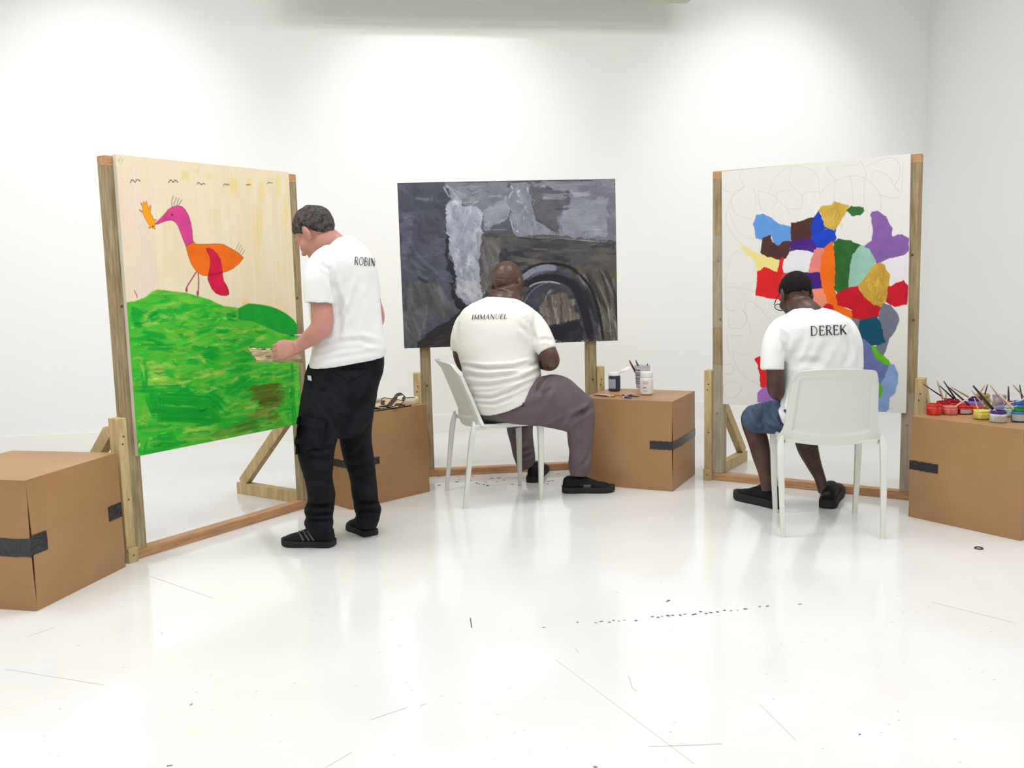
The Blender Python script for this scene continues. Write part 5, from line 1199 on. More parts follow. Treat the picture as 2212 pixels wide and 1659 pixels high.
# ================= standing painter at the bird painting
def robin():
    Yb = 4.47
    shirt_st = [(724, 515, 756, 509, Yb, .05), (706, 531, 784, 526, Yb, .13), (686, 547, 798, 542, Yb, .165), (670, 563, 807, 559, Yb, .185), (664, 585, 814, 580, Yb, .19), (663, 620, 818, 615, Yb, .185),
                (666, 660, 822, 655, Yb, .18), (671, 700, 826, 695, Yb, .175), (674, 733, 830, 722, Yb, .175), (673, 756, 834, 742, Yb, .175), (669, 778, 834, 757, Yb, .175), (665, 796, 832, 769, Yb, .172)]
    sl_L = [(716, 552, 4.40, 52), (700, 572, 4.32, 66), (690, 600, 4.28, 66), (688, 628, 4.27, 64), (688, 656, 4.265, 62)]
    sl_R = [(770, 552, 4.56, 44), (786, 575, 4.62, 50), (795, 610, 4.66, 50), (799, 645, 4.69, 48)]
    arm_L = [(692, 610, 4.28, 46), (694, 650, 4.275, 46), (696, 683, 4.275, 48), (694, 705, 4.285, 46), (681, 721, 4.31, 42), (665, 733, 4.35, 36), (650, 744, 4.37, 29), (638, 750, 4.37, 27)]
    arm_R = [(797, 620, 4.66, 42), (803, 655, 4.71, 41), (811, 684, 4.75, 40), (806, 699, 4.77, 36), (780, 707, 4.81, 32), (745, 714, 4.86, 27), (722, 718, 4.89, 23)]
    pel = [(666, 786, 830, 762, 4.48, .15), (657, 812, 829, 800, 4.48, .16), (653, 840, 819, 830, 4.48, .16), (650, 868, 811, 862, 4.48, .15), (648, 900, 806, 900, 4.48, .13), (668, 922, 792, 920, 4.48, .09), (690, 938, 775, 936, 4.48, .06), (715, 946, 752, 945, 4.48, .03)]
    leg_L = [(653, 840, 748, 850, 4.43, .115), (646, 885, 742, 895, 4.41, .115), (641, 925, 733, 935, 4.40, .105), (639, 962, 725, 962, 4.39, .095), (644, 988, 721, 990, 4.385, .085), (655, 1028, 719, 1028, 4.375, .078), (663, 1065, 724, 1062, 4.37, .075),
             (664, 1082, 722, 1080, 4.37, .075), (656, 1102, 721, 1098, 4.365, .080), (661, 1118, 719, 1117, 4.362, .076), (657, 1130, 721, 1128, 4.36, .080), (666, 1148, 718, 1147, 4.36, .07)]
    leg_R = [(718, 850, 815, 850, 4.55, .115), (724, 895, 808, 895, 4.57, .105), (730, 935, 803, 930, 4.58, .095), (736, 965, 804, 962, 4.58, .09), (743, 995, 809, 994, 4.58, .085), (755, 1032, 814, 1036, 4.575, .078), (760, 1070, 817, 1070, 4.56, .075),
             (763, 1082, 818, 1082, 4.555, .075), (764, 1098, 824, 1098, 4.55, .080), (768, 1112, 821, 1112, 4.545, .076), (766, 1122, 819, 1122, 4.54, .078), (770, 1138, 815, 1136, 4.535, .068)]
    hc = px(680, 503, 4.46); Fm = look_frame(-0.90, 0.42, math.radians(38))
    base = (hc[0], 4.47, 0)
    parts = head_parts(hc, Fm, 1.0)
    parts.append(tube([hc + Fm @ np.array([0, -0.02, -0.03]), px(712, 520, 4.47), px(728, 540, 4.48), px(735, 570, 4.48)], [.058, .060, .070, .10], 4, 24))
    parts += [tube_px(arm_L), tube_px(arm_R), rings_px(shirt_st[1:], shrink=.84), rings_px(pel, shrink=.84), rings_px(leg_L, shrink=.62), rings_px(leg_R, shrink=.62)]
    for st, a0 in ((sl_L, arm_L), (sl_R, arm_R)): parts.append(tube_px(st[:3] + [a0[0]], shrink=.62))
    wl = px(640, 751, 4.37); kl = px(606, 758, 4.39)
    parts += hand_parts(wl, kl - wl, (0.1, 1.0, -0.25), 1.08, 0.85, left=False, thumb=0.34)
    wr = px(722, 718, 4.89); kr = px(697, 720, 4.94)
    parts += hand_parts(wr, kr - wr, (0.1, 0.3, -1), 0.95, 1.5, left=True)
    parts += [foot_part((722, 1179), (613, 1176)), foot_part((803, 1158), (762, 1139))]
    co, FF, no = remesh(parts, 0.005, 4)
    root = add('person', (co, FF), m_skin_a, None, smooth=True, loc=base)
    tag(root, 'standing person in white t-shirt and black trousers holding a palette at the bird painting', 'person', 'painters at work')
    hair_cap('hair', hc, Fm, ([-.12, -.075, -.045, -.02, 0.0, .02, .045, .075, .11], [-.075, -.068, -.045, .020, .032, .000, .024, .050, .058]), 1.0, m_grey_hair, root, .012, .0045, 46, 4)
    # shirt
    bell = rings_px(shirt_st); sh, shv = cloth('t_shirt', [bell, hem_sleeve(sl_L), hem_sleeve(sl_R)], m_shirt, root, 0.006, 6, [
        ([(708, 562), (716, 590), (717, 620), (718, 650)], 4, .006), ([(690, 568), (700, 575), (712, 585)], 4, .004), ([(716, 600), (728, 640), (740, 680)], 7, .006), ([(752, 590), (742, 640), (722, 680)], 8, .006), ([(772, 610), (760, 660), (738, 700)], 8, .005),
        ([(775, 640), (765, 690), (752, 720)], 9, .004), ([(700, 745), (735, 738), (780, 735), (820, 745)], 6, .006), ([(690, 765), (740, 752), (800, 748)], 7, .004), ([(672, 782), (740, 770), (828, 757)], 5, .003), ([(800, 600), (805, 660), (810, 720)], 8, .003), ([(720, 650), (735, 690), (730, 730)], 6, .005)], 0.0022, 4.0, 3)
    bv = bvh_of(shv)
    lettering(sh, bv, 'ROBIN', (764.5, 572), (809.5, 575.5), 17)
    # collar rib
    tr, trv = cloth('trousers', [rings_px(pel), rings_px(leg_L), rings_px(leg_R)], m_black_cloth, root, 0.0065, 5, [
        ([(690, 870), (720, 905), (735, 930)], 6, .005), ([(735, 930), (775, 880), (800, 845)], 5, .005), ([(665, 960), (690, 972), (722, 965)], 6, .006), ([(650, 985), (690, 992), (722, 988)], 6, .006), ([(700, 1040), (722, 1050), (712, 1075)], 5, .006), ([(660, 1092), (690, 1095), (722, 1090)], 4, .009),
        ([(658, 1112), (690, 1112), (722, 1108)], 4, .008), ([(660, 1124), (690, 1124), (720, 1122)], 4, .006), ([(764, 1086), (795, 1088), (820, 1086)], 4, .008), ([(766, 1106), (795, 1106), (822, 1106)], 4, .007), ([(790, 960), (770, 985), (745, 990)], 6, .006), ([(740, 1000), (775, 1012), (812, 1008)], 6, .005), ([(810, 800), (795, 840), (770, 880)], 6, .005), ([(700, 800), (710, 830), (690, 860)], 7, .004)], 0.003, 5.0, 8)
    bt = bvh_of(trv)
    f1 = add('pocket_flap', patch(bt, [(643, 897), (704, 908), (702, 931), (640, 915)], 10, 4, .012, .009), m_black_cloth, tr, smooth=True, auto=50)
    add('cargo_pocket', patch(bt, [(641, 917), (703, 931), (695, 965), (638, 982)], 10, 8, .008, .007), m_black_cloth, tr, smooth=True, auto=50)
    add('back_pocket', patch(bt, [(722, 802), (792, 798), (786, 808), (752, 822)], 10, 3, .005, .004), m_black_cloth, tr, smooth=True, auto=50)
    o = add('pocket_rag', patch(bt, [(667, 811), (673, 812), (675, 823), (668, 821)], 4, 4, .008, .006), mat('white_rag', (214, 214, 212), 0.8, 0.2), tr, smooth=True); o['label'] = 'scrap of white cloth at the front pocket'
    for heel, toe in (((722, 1179), (613, 1176)), ((803, 1158), (762, 1139))):
        s_o, sv = shoe(root, ground(*heel), ground(*toe), H=1.05, Wd=1.08)
        if heel[0] < 750:
            sb = bvh_of(sv)
            for x0, x1 in ((643, 654), (653, 666), (662, 676)):
                add('stripe', patch(sb, [(x0, 1147), (x0 + 3, 1146), (x1 + 4, 1167), (x1, 1168)], 2, 6, .002), m_stripe, s_o)
    return root
robin()

# palette board and brush held by the standing painter
def palette():
    A, B, C, D = px(534, 751, 4.58), px(636, 754, 4.55), px(655, 778, 4.43), px(554, 777, 4.46)
    n = unit(np.cross(B - A, D - A)); n = n if n[2] > 0 else -n; t = 0.012
    V = np.array([A, B, C, D] + [q - n * t for q in (A, B, C, D)])
    F = [(0, 3, 2, 1), (4, 5, 6, 7), (0, 1, 5, 4), (1, 2, 6, 5), (2, 3, 7, 6), (3, 0, 4, 7)]
    c = (A + C) / 2
    t_ = thing('palette_board', 'small wooden palette board smeared with paint, held by the standing painter', 'palette', c - n * t)
    add('board', (V, F), mat('smeared_palette_wood', (150, 134, 100), 0.6, 0.3, var=0.35, var_scale=16, stretch=(1, 3, 3), rgb2=(186, 168, 130)), t_)
    r = np.random.default_rng(5)
    for k, (s, q, col) in enumerate([(.12, .1, (236, 214, 160)), (.25, .12, (214, 170, 160)), (.33, .1, (90, 60, 60)), (.42, .14, (232, 200, 150)), (.52, .1, (120, 70, 80)), (.2, .3, (200, 190, 160)), (.55, .35, (110, 120, 70)), (.4, .5, (170, 160, 120)), (.3, .7, (96, 104, 60)), (.7, .75, (150, 150, 110))]):
        p = A + (B - A) * s + (D - A) * q; add('paint_dab', ellipsoid(p + n * .001, (.014, .008, .004), None, 12, 8), mat('dab_%s' % ('cream', 'rose', 'umber', 'sand', 'plum', 'stone', 'olive', 'khaki', 'moss', 'sage')[k], col, 0.4, 0.5), t_, smooth=True)
palette()
def stick_brush(label, a, b, r0, r1, mats, tip_frac=0.12, ferr_frac=0.16, group='paintbrushes', tip=True):
    """brush from handle end a to bristle end b"""
    a, b = np.asarray(a, float), np.asarray(b, float); d = b - a; L = np.linalg.norm(d)
    t = thing('paintbrush', label, 'paintbrush', b if b[2] < a[2] else a, 0, group)
    f0 = 1 - tip_frac - ferr_frac; f1 = 1 - tip_frac
    add('handle', tube([a, a + d * f0 * .5, a + d * f0 * .8, a + d * f0], [r0 * .55, r0 * .9, r0, r1], 3, 10), mats[0], t, smooth=True)
    add('ferrule', tube([a + d * (f0 - .005), a + d * f1], [r1 * 1.02, r1 * 1.1], 2, 10), mats[1], t, smooth=True)
    if tip: add('bristles', tube([a + d * (f1 - .003), a + d * (f1 + tip_frac * .5), b], [r1 * 1.05, r1 * 1.15, r1 * .2], 3, 10), mats[2], t, smooth=True)
    return t
m_ferr = mat('nickel_ferrule', (206, 206, 202), 0.25, 0.5, metallic=0.9)
m_ferr_w = mat('white_painted_ferrule', (236, 236, 232), 0.4, 0.5)
m_bris_g = mat('green_loaded_bristles', (24, 130, 60), 0.6, 0.3)
m_bris = mat('tan_bristles', (150, 112, 76), 0.7, 0.2)
m_hblack = mat('black_lacquer_handle', (26, 24, 26), 0.3, 0.5)
m_hnavy = mat('navy_lacquer_handle', (34, 46, 92), 0.3, 0.5)
m_htan = mat('bare_wood_handle', (192, 160, 142), 0.55, 0.3)
m_hbrown = mat('brown_lacquer_handle', (72, 48, 42), 0.35, 0.5)
m_hred = mat('dark_red_lacquer_handle', (104, 30, 34), 0.35, 0.5)
m_hcream = mat('cream_handle', (224, 206, 192), 0.5, 0.3)
_tip = on_plane(625, 725, CP['c1'](0, 0, -0.030), rotz(E1['rz']) @ np.array([0, 1.0, 0]))
_hand = px(694, 721, 4.93)
stick_brush('slim paintbrush with green bristles touching the hill of the bird painting', _hand + (_hand - _tip) * 0.45, _tip, .005, .0042, (m_hblack, m_ferr_w, m_bris_g), .12, .16)

# ================= seated painter at the grey painting
def immanuel():
    Yb = 5.28
    shirt_st = [(1060, 639, 1106, 642, Yb + .03, .075), (1040, 646, 1124, 650, Yb + .01, .125), (1008, 663, 1150, 666, Yb, .16), (993, 681, 1162, 681, Yb, .19), (987, 705, 1164, 705, Yb, .21), (986, 735, 1160, 740, Yb, .22), (988, 762, 1161, 768, Yb, .225),
                (997, 796, 1166, 790, Yb, .235), (1001, 820, 1169, 808, Yb, .24, .01), (1007, 843, 1168, 820, Yb, .24, .03), (1014, 862, 1166, 826, Yb - .01, .235, .05), (1023, 878, 1163, 831, Yb - .015, .23, .065)]
    sl_R = [(1122, 684, 5.27, 44), (1144, 694, 5.25, 52), (1161, 717, 5.22, 54), (1175, 742, 5.18, 50), (1183, 759, 5.16, 43)]
    sl_L = [(1024, 686, 5.28, 40), (1006, 698, 5.28, 44), (994, 730, 5.29, 42), (990, 758, 5.30, 34)]
    arm_R = [(1172, 735, 5.19, 38), (1184, 762, 5.16, 40), (1190, 779, 5.16, 39), (1186, 785, 5.20, 34), (1172, 783, 5.32, 30), (1155, 772, 5.46, 24), (1148, 766, 5.52, 20)]
    arm_L = [(992, 735, 5.29, 30), (994, 765, 5.30, 32), (1003, 787, 5.33, 32), (1012, 792, 5.42, 28), (1024, 786, 5.56, 22), (1030, 780, 5.62, 19)]
    thigh = [((1032, 880), (1046, 912), 5.22, .11), ((1072, 864), (1078, 917), 5.20, .125), ((1115, 842), (1116, 920), 5.19, .125), ((1155, 820), (1156, 921), 5.19, .12), ((1192, 808), (1188, 924), 5.21, .11), ((1226, 816), (1212, 929), 5.24, .10), ((1252, 838), (1228, 934), 5.26, .095), ((1276, 858), (1240, 930), 5.28, .085)]
    shin = [((1230, 870), (1280, 858), 5.28, .07), ((1226, 898), (1285.5, 890), 5.29, .085), ((1225, 930), (1284, 925), 5.30, .08), ((1226, 955), (1281, 955), 5.31, .075), ((1230, 980), (1279.5, 980), 5.32, .07), ((1228, 1005), (1277, 1008), 5.335, .065), ((1231, 1020), (1271, 1022), 5.34, .052), ((1233, 1029), (1265, 1030), 5.345, .045)]
    seat = [(1034, 872, 1150, 866, 5.32, .20), (1034, 895, 1150, 895, 5.32, .20), (1046, 911, 1150, 914, 5.32, .18)]
    th_L = [(1085, 885, 5.42, 74), (1105, 892, 5.58, 68), (1122, 895, 5.72, 62), (1126, 902, 5.77, 56)]
    sh_L = [(1126, 895, 5.76, 60), (1123, 925, 5.755, 58), (1127, 955, 5.73, 52), (1133, 985, 5.705, 48), (1136, 1003, 5.69, 40), (1140, 1012, 5.685, 30)]
    def end_rings(st):
        rows = []
        for a, b, Y, dp in st:
            A, B = px(a[0], a[1], Y), px(b[0], b[1], Y); vd = unit((A + B) / 2 - CAM)
            rows.append(np.concatenate([(A + B) / 2, (B - A) / 2, vd * dp]))
        return np.array(rows)
    def ends(st, shrink=1.0):
        D = catmull(end_rings(st), 4); return loft(D[:, :3], D[:, 3:6] * shrink, D[:, 6:9] * shrink, 30, 2.2)
    hc = px(1097, 613, 5.38); Fm = look_frame(0.50, 0.86, math.radians(14))
    base = (px(1090, 900, 5.30)[0], 5.30, 0)
    parts = head_parts(hc, Fm, 1.11)
    parts.append(tube([hc + Fm @ np.array([0, -0.035, -0.03]), px(1093, 640, 5.34), px(1086, 660, 5.31), px(1080, 690, 5.29)], [.088, .092, .105, .14], 4, 24))
    parts += [tube_px(arm_R), tube_px(arm_L), rings_px(shirt_st[1:], shrink=.86), rings_px(seat, shrink=.8), ends(thigh, .66), ends(shin, .60), tube_px(th_L, shrink=.66), tube_px(sh_L, shrink=.6)]
    parts += [tube_px(sl_R[:3] + [arm_R[0]], shrink=.62), tube_px(sl_L[:3] + [arm_L[0]], shrink=.62)]
    w = px(1148, 766, 5.52); parts += hand_parts(w, px(1142, 752, 5.62) - w, (-0.9, 0.2, -.2), 1.0, 1.3, left=False)
    w = px(1030, 780, 5.62); parts += hand_parts(w, px(1036, 776, 5.72) - w, (0.3, 0.1, -1), 1.0, 0.5, left=True)
    parts += [foot_part((1216, 1063), (1326, 1061)), foot_part((1150, 1043), (1172, 1012))]
    co, FF, no = remesh(parts, 0.005, 4)
    co = folds(co, no, [([(1066, 600), (1085, 603), (1100, 603)], 1.6, .002), ([(1068, 628), (1080, 628), (1092, 631), (1101, 637)], 1.8, .003)])
    root = add('person', (co, FF), m_skin_b, None, smooth=True, loc=base)
    tag(root, 'bald seated person in white t-shirt and grey trousers facing the grey painting', 'person', 'painters at work')
    sh, shv = cloth('t_shirt', [rings_px(shirt_st), tube_px(sl_R), tube_px(sl_L)], m_shirt_w, root, 0.0065, 7, [
        ([(1150, 690), (1153, 720), (1157, 742)], 4, .0045), ([(1136, 690), (1148, 710), (1155, 735)], 5, .005), ([(1120, 700), (1138, 715), (1150, 735)], 6, .004), ([(1000, 790), (1050, 796), (1110, 793), (1160, 780)], 4, .009), ([(1005, 812), (1060, 815), (1120, 806)], 4, .005), ([(1010, 835), (1060, 832), (1120, 820), (1160, 806)], 4, .005),
        ([(1020, 858), (1060, 860), (1100, 846), (1150, 822)], 4, .007), ([(1110, 800), (1140, 793), (1165, 782)], 4, .007), ([(1125, 818), (1150, 806), (1168, 796)], 4, .005), ([(1164, 735), (1180, 732), (1192, 738)], 4, .004), ([(990, 700), (988, 725), (988, 742)], 4, .003), ([(1066, 652), (1083, 649), (1104, 653)], 2.0, .003), ([(1030, 870), (1070, 872), (1110, 856)], 4, .005)], 0.0022, 4.0, 12)
    lettering(sh, bvh_of(shv), 'IMMANUEL', (1018.5, 690.5), (1094.5, 689), 10.2, 0.22)
    tr, trv = cloth('trousers', [rings_px(seat), ends(thigh), ends(shin), tube_px(th_L, 1.0), tube_px(sh_L, 1.0)], m_grey_cloth, root, 0.0065, 6, [
        ([(1186, 808), (1168, 825), (1158, 850)], 4, .010), ([(1225, 920), (1240, 905), (1262, 888), (1282, 876)], 5, .006), ([(1228, 905), (1250, 893), (1280, 884)], 5, .006), ([(1195, 835), (1180, 850), (1175, 870)], 5, .004), ([(1110, 870), (1118, 880)], 3, .003), ([(1185, 922), (1205, 915), (1225, 902)], 5, .006), ([(1276, 970), (1268, 992), (1252, 1010)], 4, .006), ([(1100, 880), (1140, 885), (1180, 870)], 9, .003),
        ([(1103, 945), (1120, 955), (1135, 950)], 4, .006), ([(1108, 970), (1125, 975), (1150, 968)], 4, .006), ([(1112, 990), (1130, 988), (1152, 980)], 4, .006)], 0.003, 5.0, 21)
    bt = bvh_of(trv)
    add('welt_pocket', patch(bt, [(1098, 883), (1124, 868), (1126, 873), (1101, 888)], 8, 2, .0035, .003), m_grey_cloth, tr, smooth=True, auto=50)
    add('pocket_button', patch(bt, [(1125, 871), (1132, 869), (1133, 876), (1126, 878)], 3, 3, .005, .004), mat('dark_button', (48, 40, 46), 0.4, 0.5), tr, smooth=True)
    s1, sv = shoe(root, ground(1216, 1063), ground(1326, 1061), H=0.98, Wd=1.12, sole_h=.03)
    add('side_badge', patch(bvh_of(sv), [(1261, 1047), (1276, 1047), (1276, 1053), (1260, 1053)], 4, 2, .002), m_stripe, s1)
    shoe(root, ground(1150, 1043), ground(1172, 1012), H=0.98, Wd=1.1, sole_h=.03)
    g = glasses(root, hc, Fm, 1.11)
    return root
def glasses(root, c, Fm, s):
    P = lambda x, y, z: np.asarray(c) + Fm @ (np.array([x, y, z]) * s)
    pts = []
    g = add('glasses', merge([tube([P(sg * .080, -.005, .014), P(sg * .079, .05, .012), P(sg * .070, .110, .006)], [.002, .0022, .0026], 3, 8) for sg in (-1, 1)]
            + [tube([P(sg * .036 + .031 * math.cos(a), .116, -.006 + .021 * math.sin(a)) for a in np.linspace(0, 2 * math.pi, 17)], [.0022] * 17, 1, 8) for sg in (-1, 1)] + [tube([P(-.008, .118, .0), P(0, .120, .003), P(.008, .118, .0)], [.002] * 3, 3, 8)]), m_frame, root, smooth=True)
    g['label'] = 'black-rimmed glasses'
    for sg in (-1, 1):
        V = [P(sg * .036, .116, -.006)] + [P(sg * .036 + .030 * math.cos(a), .116, -.006 + .020 * math.sin(a)) for a in np.linspace(0, 2 * math.pi, 16, endpoint=False)]
        add('lens', (np.array(V), [(0, 1 + k, 1 + (k + 1) % 16) for k in range(16)]), m_lens, g)
    return g
immanuel()

# ================= seated painter at the patchwork painting
def derek():
    Yb = 4.62
    shirt_st = [(1716, 667, 1762, 661, Yb + .03, .05), (1692, 682, 1806, 672, Yb + .01, .10), (1675, 699, 1833, 690, Yb, .135), (1670, 718, 1843, 714, Yb, .15), (1677, 743, 1848, 743, Yb, .155), (1688, 765, 1852, 765, Yb, .155), (1691, 800, 1855, 800, Yb, .155),
                (1691, 840, 1856, 840, Yb, .16), (1686, 870, 1858, 870, Yb, .165), (1682, 890, 1858, 892, Yb, .165), (1688, 912, 1856, 912, Yb, .165)]
    sl_L = [(1704, 698, 4.60, 40), (1686, 710, 4.58, 46), (1673, 740, 4.56, 52), (1669, 770, 4.545, 51), (1668, 799, 4.535, 50)]
    sl_R = [(1808, 696, 4.62, 40), (1825, 709, 4.61, 46), (1838, 740, 4.61, 48), (1843, 770, 4.62, 44), (1845, 799, 4.62, 40)]
    arm_L = [(1672, 775, 4.54, 40), (1674, 805, 4.54, 38), (1675, 832, 4.555, 38), (1678, 846, 4.59, 35), (1688, 850, 4.66, 30), (1700, 838, 4.78, 25), (1708, 830, 4.84, 21)]
    arm_R = [(1842, 780, 4.62, 34), (1842, 815, 4.63, 36), (1838, 842, 4.66, 34), (1826, 848, 4.74, 29), (1808, 838, 4.84, 24), (1800, 832, 4.90, 20)]
    th_L = [(1712, 900, 4.60, 78), (1685, 900, 4.70, 76), (1655, 903, 4.82, 70), (1635, 904, 4.89, 62), (1622, 902, 4.93, 56)]
    knee_L = [(1700, 900, 4.64, 60), (1655, 903, 4.82, 54), (1628, 900, 4.92, 50), (1625, 915, 4.945, 46), (1637, 950, 4.93, 45), (1645, 985, 4.90, 40), (1652, 1020, 4.87, 30), (1656, 1045, 4.855, 27), (1658, 1060, 4.85, 24)]
    th_R = [(1830, 900, 4.60, 78), (1800, 905, 4.74, 76), (1768, 910, 4.90, 68), (1750, 912, 4.97, 58)]
    knee_R = [(1810, 905, 4.66, 58), (1765, 910, 4.90, 52), (1742, 912, 5.0, 50), (1738, 930, 5.02, 48), (1744, 965, 5.0, 46), (1757, 1000, 4.95, 34), (1770, 1030, 4.90, 25), (1776, 1050, 4.885, 24), (1779, 1064, 4.88, 22)]
    seat = [(1686, 880, 1860, 880, 4.62, .17), (1688, 905, 1860, 905, 4.64, .17), (1700, 926, 1850, 926, 4.66, .15)]
    hc = px(1718, 637, 4.78); Fm = look_frame(-0.22, 0.975, math.radians(34), math.radians(-5))
    base = (px(1770, 900, 4.62)[0], 4.62, 0)
    parts = head_parts(hc, Fm, 0.98)
    parts.append(tube([hc + Fm @ np.array([0, -0.03, -0.04]), px(1728, 660, 4.72), px(1742, 678, 4.66), px(1755, 705, 4.64)], [.060, .062, .075, .11], 4, 24))
    parts += [tube_px(arm_L), tube_px(arm_R), tube_px(knee_L), tube_px(knee_R), rings_px(shirt_st[1:], shrink=.84), rings_px(seat, shrink=.8), tube_px(sl_L[:3] + [arm_L[0]], shrink=.62), tube_px(sl_R[:3] + [arm_R[0]], shrink=.62)]
    w = px(1708, 830, 4.84); parts += hand_parts(w, px(1716, 824, 4.93) - w, (0.2, 0.1, -1), .98, .9, left=True)
    w = px(1800, 832, 4.90); parts += hand_parts(w, px(1790, 826, 4.98) - w, (-0.5, 0.1, -.8), .98, 1.2, left=False)
    parts += [foot_part((1688, 1099), (1591, 1075)), foot_part((1786, 1099), (1806, 1062))]
    co, FF, no = remesh(parts, 0.005, 4)
    root = add('person', (co, FF), m_skin_c, None, smooth=True, loc=base)
    tag(root, 'seated person in white t-shirt and blue shorts bent towards the patchwork painting', 'person', 'painters at work')
    hair_cap('hair', hc, Fm, ([-.12, -.09, -.06, -.03, 0.0, .03, .06, .09, .12], [-.040, -.040, -.036, -.024, .006, .010, .046, .060, .062]), 0.98, m_black_hair, root, .005, .0012, 120, 9, edge=.012)
    sh, shv = cloth('t_shirt', [rings_px(shirt_st), tube_px(sl_L), tube_px(sl_R)], m_shirt, root, 0.006, 6, [
        ([(1678, 700), (1688, 720), (1692, 745), (1693, 765)], 4, .004), ([(1692, 715), (1700, 735), (1698, 765)], 5, .005), ([(1735, 725), (1722, 760), (1702, 785)], 8, .005), ([(1790, 735), (1775, 770), (1750, 800)], 9, .004), ([(1836, 705), (1838, 740), (1838, 790)], 5, .004), ([(1820, 720), (1832, 760), (1828, 795)], 7, .004), ([(1700, 790), (1740, 780), (1790, 790)], 8, .003), ([(1694, 850), (1690, 875), (1700, 900)], 4, .006), ([(1682, 870), (1694, 890), (1702, 908)], 4, .005), ([(1722, 670), (1745, 672), (1770, 668)], 2, .002)], 0.0022, 4.0, 30)
    lettering(sh, bvh_of(shv), 'DEREK', (1750, 725.5), (1829, 722.5), 20.5)
    so, sv = cloth('shorts', [rings_px(seat), tube_px(th_L), tube_px(th_R)], m_navy_cloth, root, 0.006, 4, [
        ([(1622, 880), (1628, 905), (1640, 930)], 3.5, .005), ([(1665, 870), (1662, 890), (1668, 905)], 4, .005), ([(1648, 915), (1668, 922), (1690, 930)], 3.5, .006),
        ([(1652, 868), (1648, 890), (1642, 915)], 3.5, .010), ([(1660, 890), (1670, 910), (1685, 925)], 4, .008), ([(1630, 925), (1645, 938), (1660, 936)], 4, .007), ([(1640, 905), (1650, 925), (1655, 940)], 3.5, .006), ([(1672, 885), (1685, 905), (1695, 918)], 5, .006)], 0.004, 6.0, 33)
    s1, v1 = shoe(root, ground(1688, 1099), ground(1591, 1075), H=1.18, Wd=1.08, sole_h=.038)
    sb = bvh_of(v1)
    add('side_logo', patch(sb, [(1600, 1069), (1603, 1070), (1605, 1075), (1602, 1074)], 2, 3, .002), m_stripe, s1)
    s2, v2 = shoe(root, ground(1786, 1099), ground(1806, 1062), H=1.22, Wd=1.12, sole_h=.040)
    lettering(s2, bvh_of(v2), 'PUMA', (1771, 1072), (1793, 1067), 6.5, 0, .002, 'heel_lettering', m_stripe)
    glasses(root, hc, Fm, 0.98)
    return root
derek()

# ------------------------------------------------------------------ things on the boxes
def paint_jar(label, base, r, h, body, paint, rim=None, lab=None, rz=0.0, group='paint jars on the right-hand box', messy=True, cat='paint jar', name='paint_jar', fill=0.86):
    t = thing(name, label, cat, base, rz, group); L = dict(parent=t, local=True, smooth=True)
    prof = [(r * .90, 0), (r * .98, .003), (r, .008), (r, h * .60), (r * .985, h * .68), (r * .90, h * .75), (r * .88, h * .80), (r * .93, h * .81), (r * .93, h * .99), (r * .90, h), (r * .82, h), (r * .82, h * fill), (0.001, h * fill)]
    add('body', lathe(prof[:6], 28, True), body, auto=45, **L)
    add('neck', lathe([(r * .88, h * .74), (r * .885, h * .80), (r * .94, h * .815), (r * .94, h * .985), (r * .90, h), (r * .83, h), (r * .82, h * fill - .004)], 28, False), rim or body, auto=45, **L)
    add('paint', lathe([(r * .85, h * fill - .006), (r * .85, h * fill), (r * .4, h * fill + .001), (.0005, h * fill + .001)], 28, False), paint, auto=45, **L)
    if lab is not None:
        V = []; F = []; n = 14; a0, a1 = -2.5, -0.6
        for i in range(n + 1):
            a = a0 + (a1 - a0) * i / n
            for z in (h * .10, h * .58): V.append((math.cos(a) * r * 1.012, math.sin(a) * r * 1.012, z))
        for i in range(n): F.append((2 * i, 2 * i + 2, 2 * i + 3, 2 * i + 1))
        add('jar_label', (np.array(V), F), lab, **L)
    return t
def jm(name, rgb, rgb2=None, var=0.18, rough=0.3): return mat(name, rgb, rough, 0.5, var=var, var_scale=28, rgb2=rgb2)
m_red = jm('red_acrylic_jar', (206, 34, 36), (222, 70, 56)); m_red2 = jm('crimson_acrylic_jar', (176, 14, 40), (196, 24, 46)); m_coral = jm('coral_acrylic_jar', (200, 96, 92), (222, 120, 104)); m_coral_p = jm('coral_acrylic_paint', (236, 138, 116))
m_pinkj = jm('pink_acrylic_jar', (216, 110, 120), (226, 130, 136)); m_oran = jm('orange_acrylic_jar', (214, 96, 40), (196, 110, 60)); m_oranp = jm('orange_red_acrylic_paint', (226, 72, 32)); m_yel = jm('yellow_acrylic_jar', (206, 190, 84), (222, 208, 110)); m_yelp = jm('yellow_acrylic_paint', (242, 228, 120))
m_greyj = jm('grey_white_printed_jar', (196, 196, 196), (220, 220, 220)); m_purp = jm('purple_acrylic_paint', (66, 40, 120)); m_purj = jm('violet_acrylic_jar', (108, 92, 170), (140, 124, 190)); m_och = jm('ochre_acrylic_jar', (176, 144, 72), (190, 158, 84)); m_lav = jm('lavender_acrylic_jar', (134, 134, 186), (160, 160, 200))
m_mint = jm('mint_acrylic_jar', (178, 208, 190), (204, 222, 208)); m_blue = jm('blue_acrylic_jar', (26, 84, 166), (60, 110, 180)); m_grn = jm('green_acrylic_paint', (24, 116, 52), (40, 140, 60)); m_lab = jm('torn_paper_label', (206, 204, 196), (160, 156, 150), 0.3, 0.7)
m_clear = mat('clear_plastic', (232, 232, 230), 0.12, 0.5, trans=0.75); m_grey_paint = jm('grey_mauve_paint_film', (120, 108, 112), (150, 138, 140))
ZB = BOX4_H + 0.0005
def b4(u, v): return ground(u, v, ZB)
J = {}
